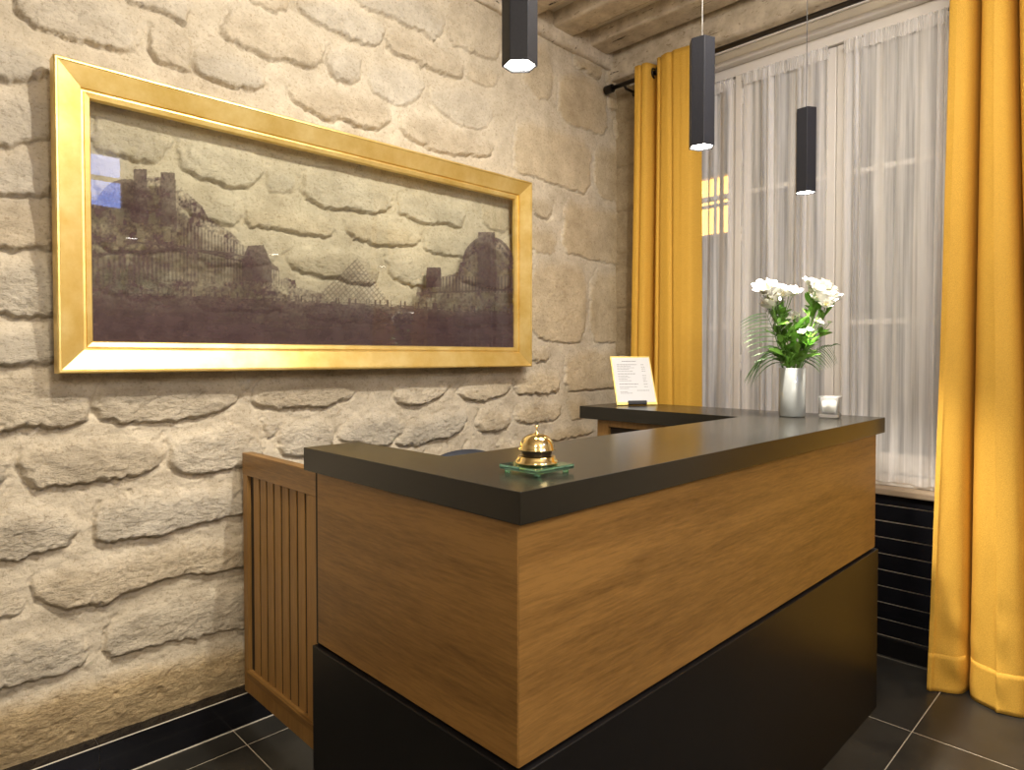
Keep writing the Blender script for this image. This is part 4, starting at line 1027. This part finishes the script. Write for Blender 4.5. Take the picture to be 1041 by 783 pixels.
def frond(ex, ey, ez, label, n=13, ln=.085, droop=.5):
    rt = Vector((Rt.x, Rt.y, 0)).normalized(); V0 = Vector(VC); side = rt*ex + hd*ey
    q = side.normalized()*.036; rim = V0 + q + Vector((0, 0, .19)); base = V0 - q*.6 + Vector((0, 0, .02)); head = V0 + side + Vector((0, 0, ez)); mid_ = rim.lerp(head, .45) + Vector((0, 0, .05))
    t = thing('palm_frond', label, 'leaf', base)
    pts = [base, base.lerp(rim, .5)] + [rim*(1-s)**2 + mid_*2*s*(1-s) + head*s*s for s in [i/14 for i in range(15)]]
    bm = bmesh.new(); tube(bm, pts, [.0022]*2 + [.002 - .0012*i/14 for i in range(15)], 6); obj('midrib', bm, M_frond, t, True)
    bm = bmesh.new()
    for i in range(n):
        s = .12 + .86*i/(n-1); p_ = rim*(1-s)**2 + mid_*2*s*(1-s) + head*s*s; tg = ((mid_-rim)*(1-s) + (head-mid_)*s).normalized()
        sd = tg.cross(hd).normalized()
        for sg in (-1, 1):
            outw = (sd*sg).dot(side) > 0
            l_ = ln*(1 - .45*abs(s-.45))*(1 if outw else .45); d_ = (tg*.45 + sd*sg*.8 + side.normalized()*.35).normalized()
            leafblade(bm, p_, p_ + d_*l_, .0028, (fr.uniform(-.3, .3), -1, .3), droop, 6)
    obj('leaflets', bm, M_frond, t, True)
frond(-.105, .0, .40, 'arching dark green palm frond reaching furthest left from the vase', 11, .13, .35)
frond(-.085, .03, .26, 'dark green palm frond drooping low at the left of the vase', 9, .12, .9)
frond(.150, .0, .27, 'dark green palm frond arching right above the candle holder', 12, .07, .6)
frond(.07, .05, .30, 'upright palm frond at the back of the bouquet', 11, .06, .3)

# ------------------------------------------------------------------ street outside
ob = thing('street_building', 'beige building across the street with an orange lit window, seen through the voile', 'building', (8.5, 3, -3))
bm = bmesh.new(); box(bm, (8.5, -12, -4), (9, 4.35, 9)); box(bm, (8.5, 5.60, -4), (9, 14, 9)); box(bm, (8.5, 4.35, -4), (9, 5.60, 3.02)); box(bm, (8.5, 4.35, 3.86), (9, 5.60, 9))
obj('facade', bm, M_facade, ob)
obj('lit_window', B((8.62, 4.33, 2.95), (8.65, 5.62, 4.0)), emis('warm_lit_window', (1.0, .50, .09), 4.5), ob)
bm = bmesh.new()
for yy in (4.35, 4.60, 4.86, 5.12, 5.36, 5.555): box(bm, (8.57, yy, 3.02), (8.60, yy+.045, 3.98))
for zz in (3.02, 3.44, 3.93): box(bm, (8.571, 4.35, zz), (8.599, 5.60, zz+.05))
obj('glazing_bars', bm, M_white, ob)

# ------------------------------------------------------------------ light
def area(name, loc, tgt, size, e, col=(1, .87, .70), sy=None):
    ld = bpy.data.lights.new(name, 'AREA'); ld.energy = e; ld.size = size; ld.color = col
    if sy: ld.shape = 'RECTANGLE'; ld.size_y = sy
    o = bpy.data.objects.new(name, ld); C.collection.objects.link(o); o.location = loc
    o.rotation_euler = (Vector(tgt)-Vector(loc)).to_track_quat('-Z', 'Y').to_euler(); return o
def spot(name, loc, tgt, e, deg, soft=.04, blend=.6, col=(1, .86, .68)):
    ld = bpy.data.lights.new(name, 'SPOT'); ld.energy = e; ld.spot_size = R(deg); ld.spot_blend = blend; ld.shadow_soft_size = soft; ld.color = col
    o = bpy.data.objects.new(name, ld); C.collection.objects.link(o); o.location = loc
    o.rotation_euler = (Vector(tgt)-Vector(loc)).to_track_quat('-Z', 'Y').to_euler(); return o
def fill_point(loc, e, rad, col=(1, .90, .77)):
    ld = bpy.data.lights.new('fill_light', 'POINT'); ld.energy = e; ld.shadow_soft_size = rad; ld.color = col
    o = bpy.data.objects.new('fill_light', ld); C.collection.objects.link(o); o.location = loc; return o
def fill_point(loc, e, rad, col=(1, .92, .81)):
    ld = bpy.data.lights.new('fill_light', 'POINT'); ld.energy = e; ld.shadow_soft_size = rad; ld.color = col
    o = bpy.data.objects.new('fill_light', ld); C.collection.objects.link(o); o.location = loc; return o
def fill_point(loc, e, rad, col=(1, .92, .81)):
    ld = bpy.data.lights.new('fill_light', 'POINT'); ld.energy = e; ld.shadow_soft_size = rad; ld.color = col
    o = bpy.data.objects.new('fill_light', ld); C.collection.objects.link(o); o.location = loc; return o
spot('spot_light', (1.28, .45, 3.03), (1.0, 2.39, 1.6), 175, 130, .03, .9, (1, .94, .84))
spot('spot_light', (.5, .8, 3.03), (.45, 2.39, .30), 115, 46, .03, .8, (1, .90, .74))  # added spot, brightens the lower left of the stone wall
spot('spot_light', (.3, -1.5, 2.9), (1.0, 1.8, .8), 60, 80, .05, .9, (1, .91, .78))
fill_point((-.9, -.5, 2.35), 40, .22)  # added point fills without a fitting, brighten ceiling and walls
fill_point((.35, -1.2, 2.3), 62, .22)
area('window_fill', (1.75, .48, 3.06), (2.75, .7, 0), .8, 48, (1, .93, .84))  # added soft fill without a fitting, brightens the sheers and window side
area('facade_fill', (5.0, 1.0, 6.5), (8.5, 1.5, 1.5), 1.5, 170, (1, .88, .76))  # unseen area light added to brighten the facade outside
wd = bpy.data.worlds.new('world'); C.world = wd; wd.use_nodes = True
wd.node_tree.nodes['Background'].inputs[0].default_value = (.03, .04, .08, 1); wd.node_tree.nodes['Background'].inputs[1].default_value = .6
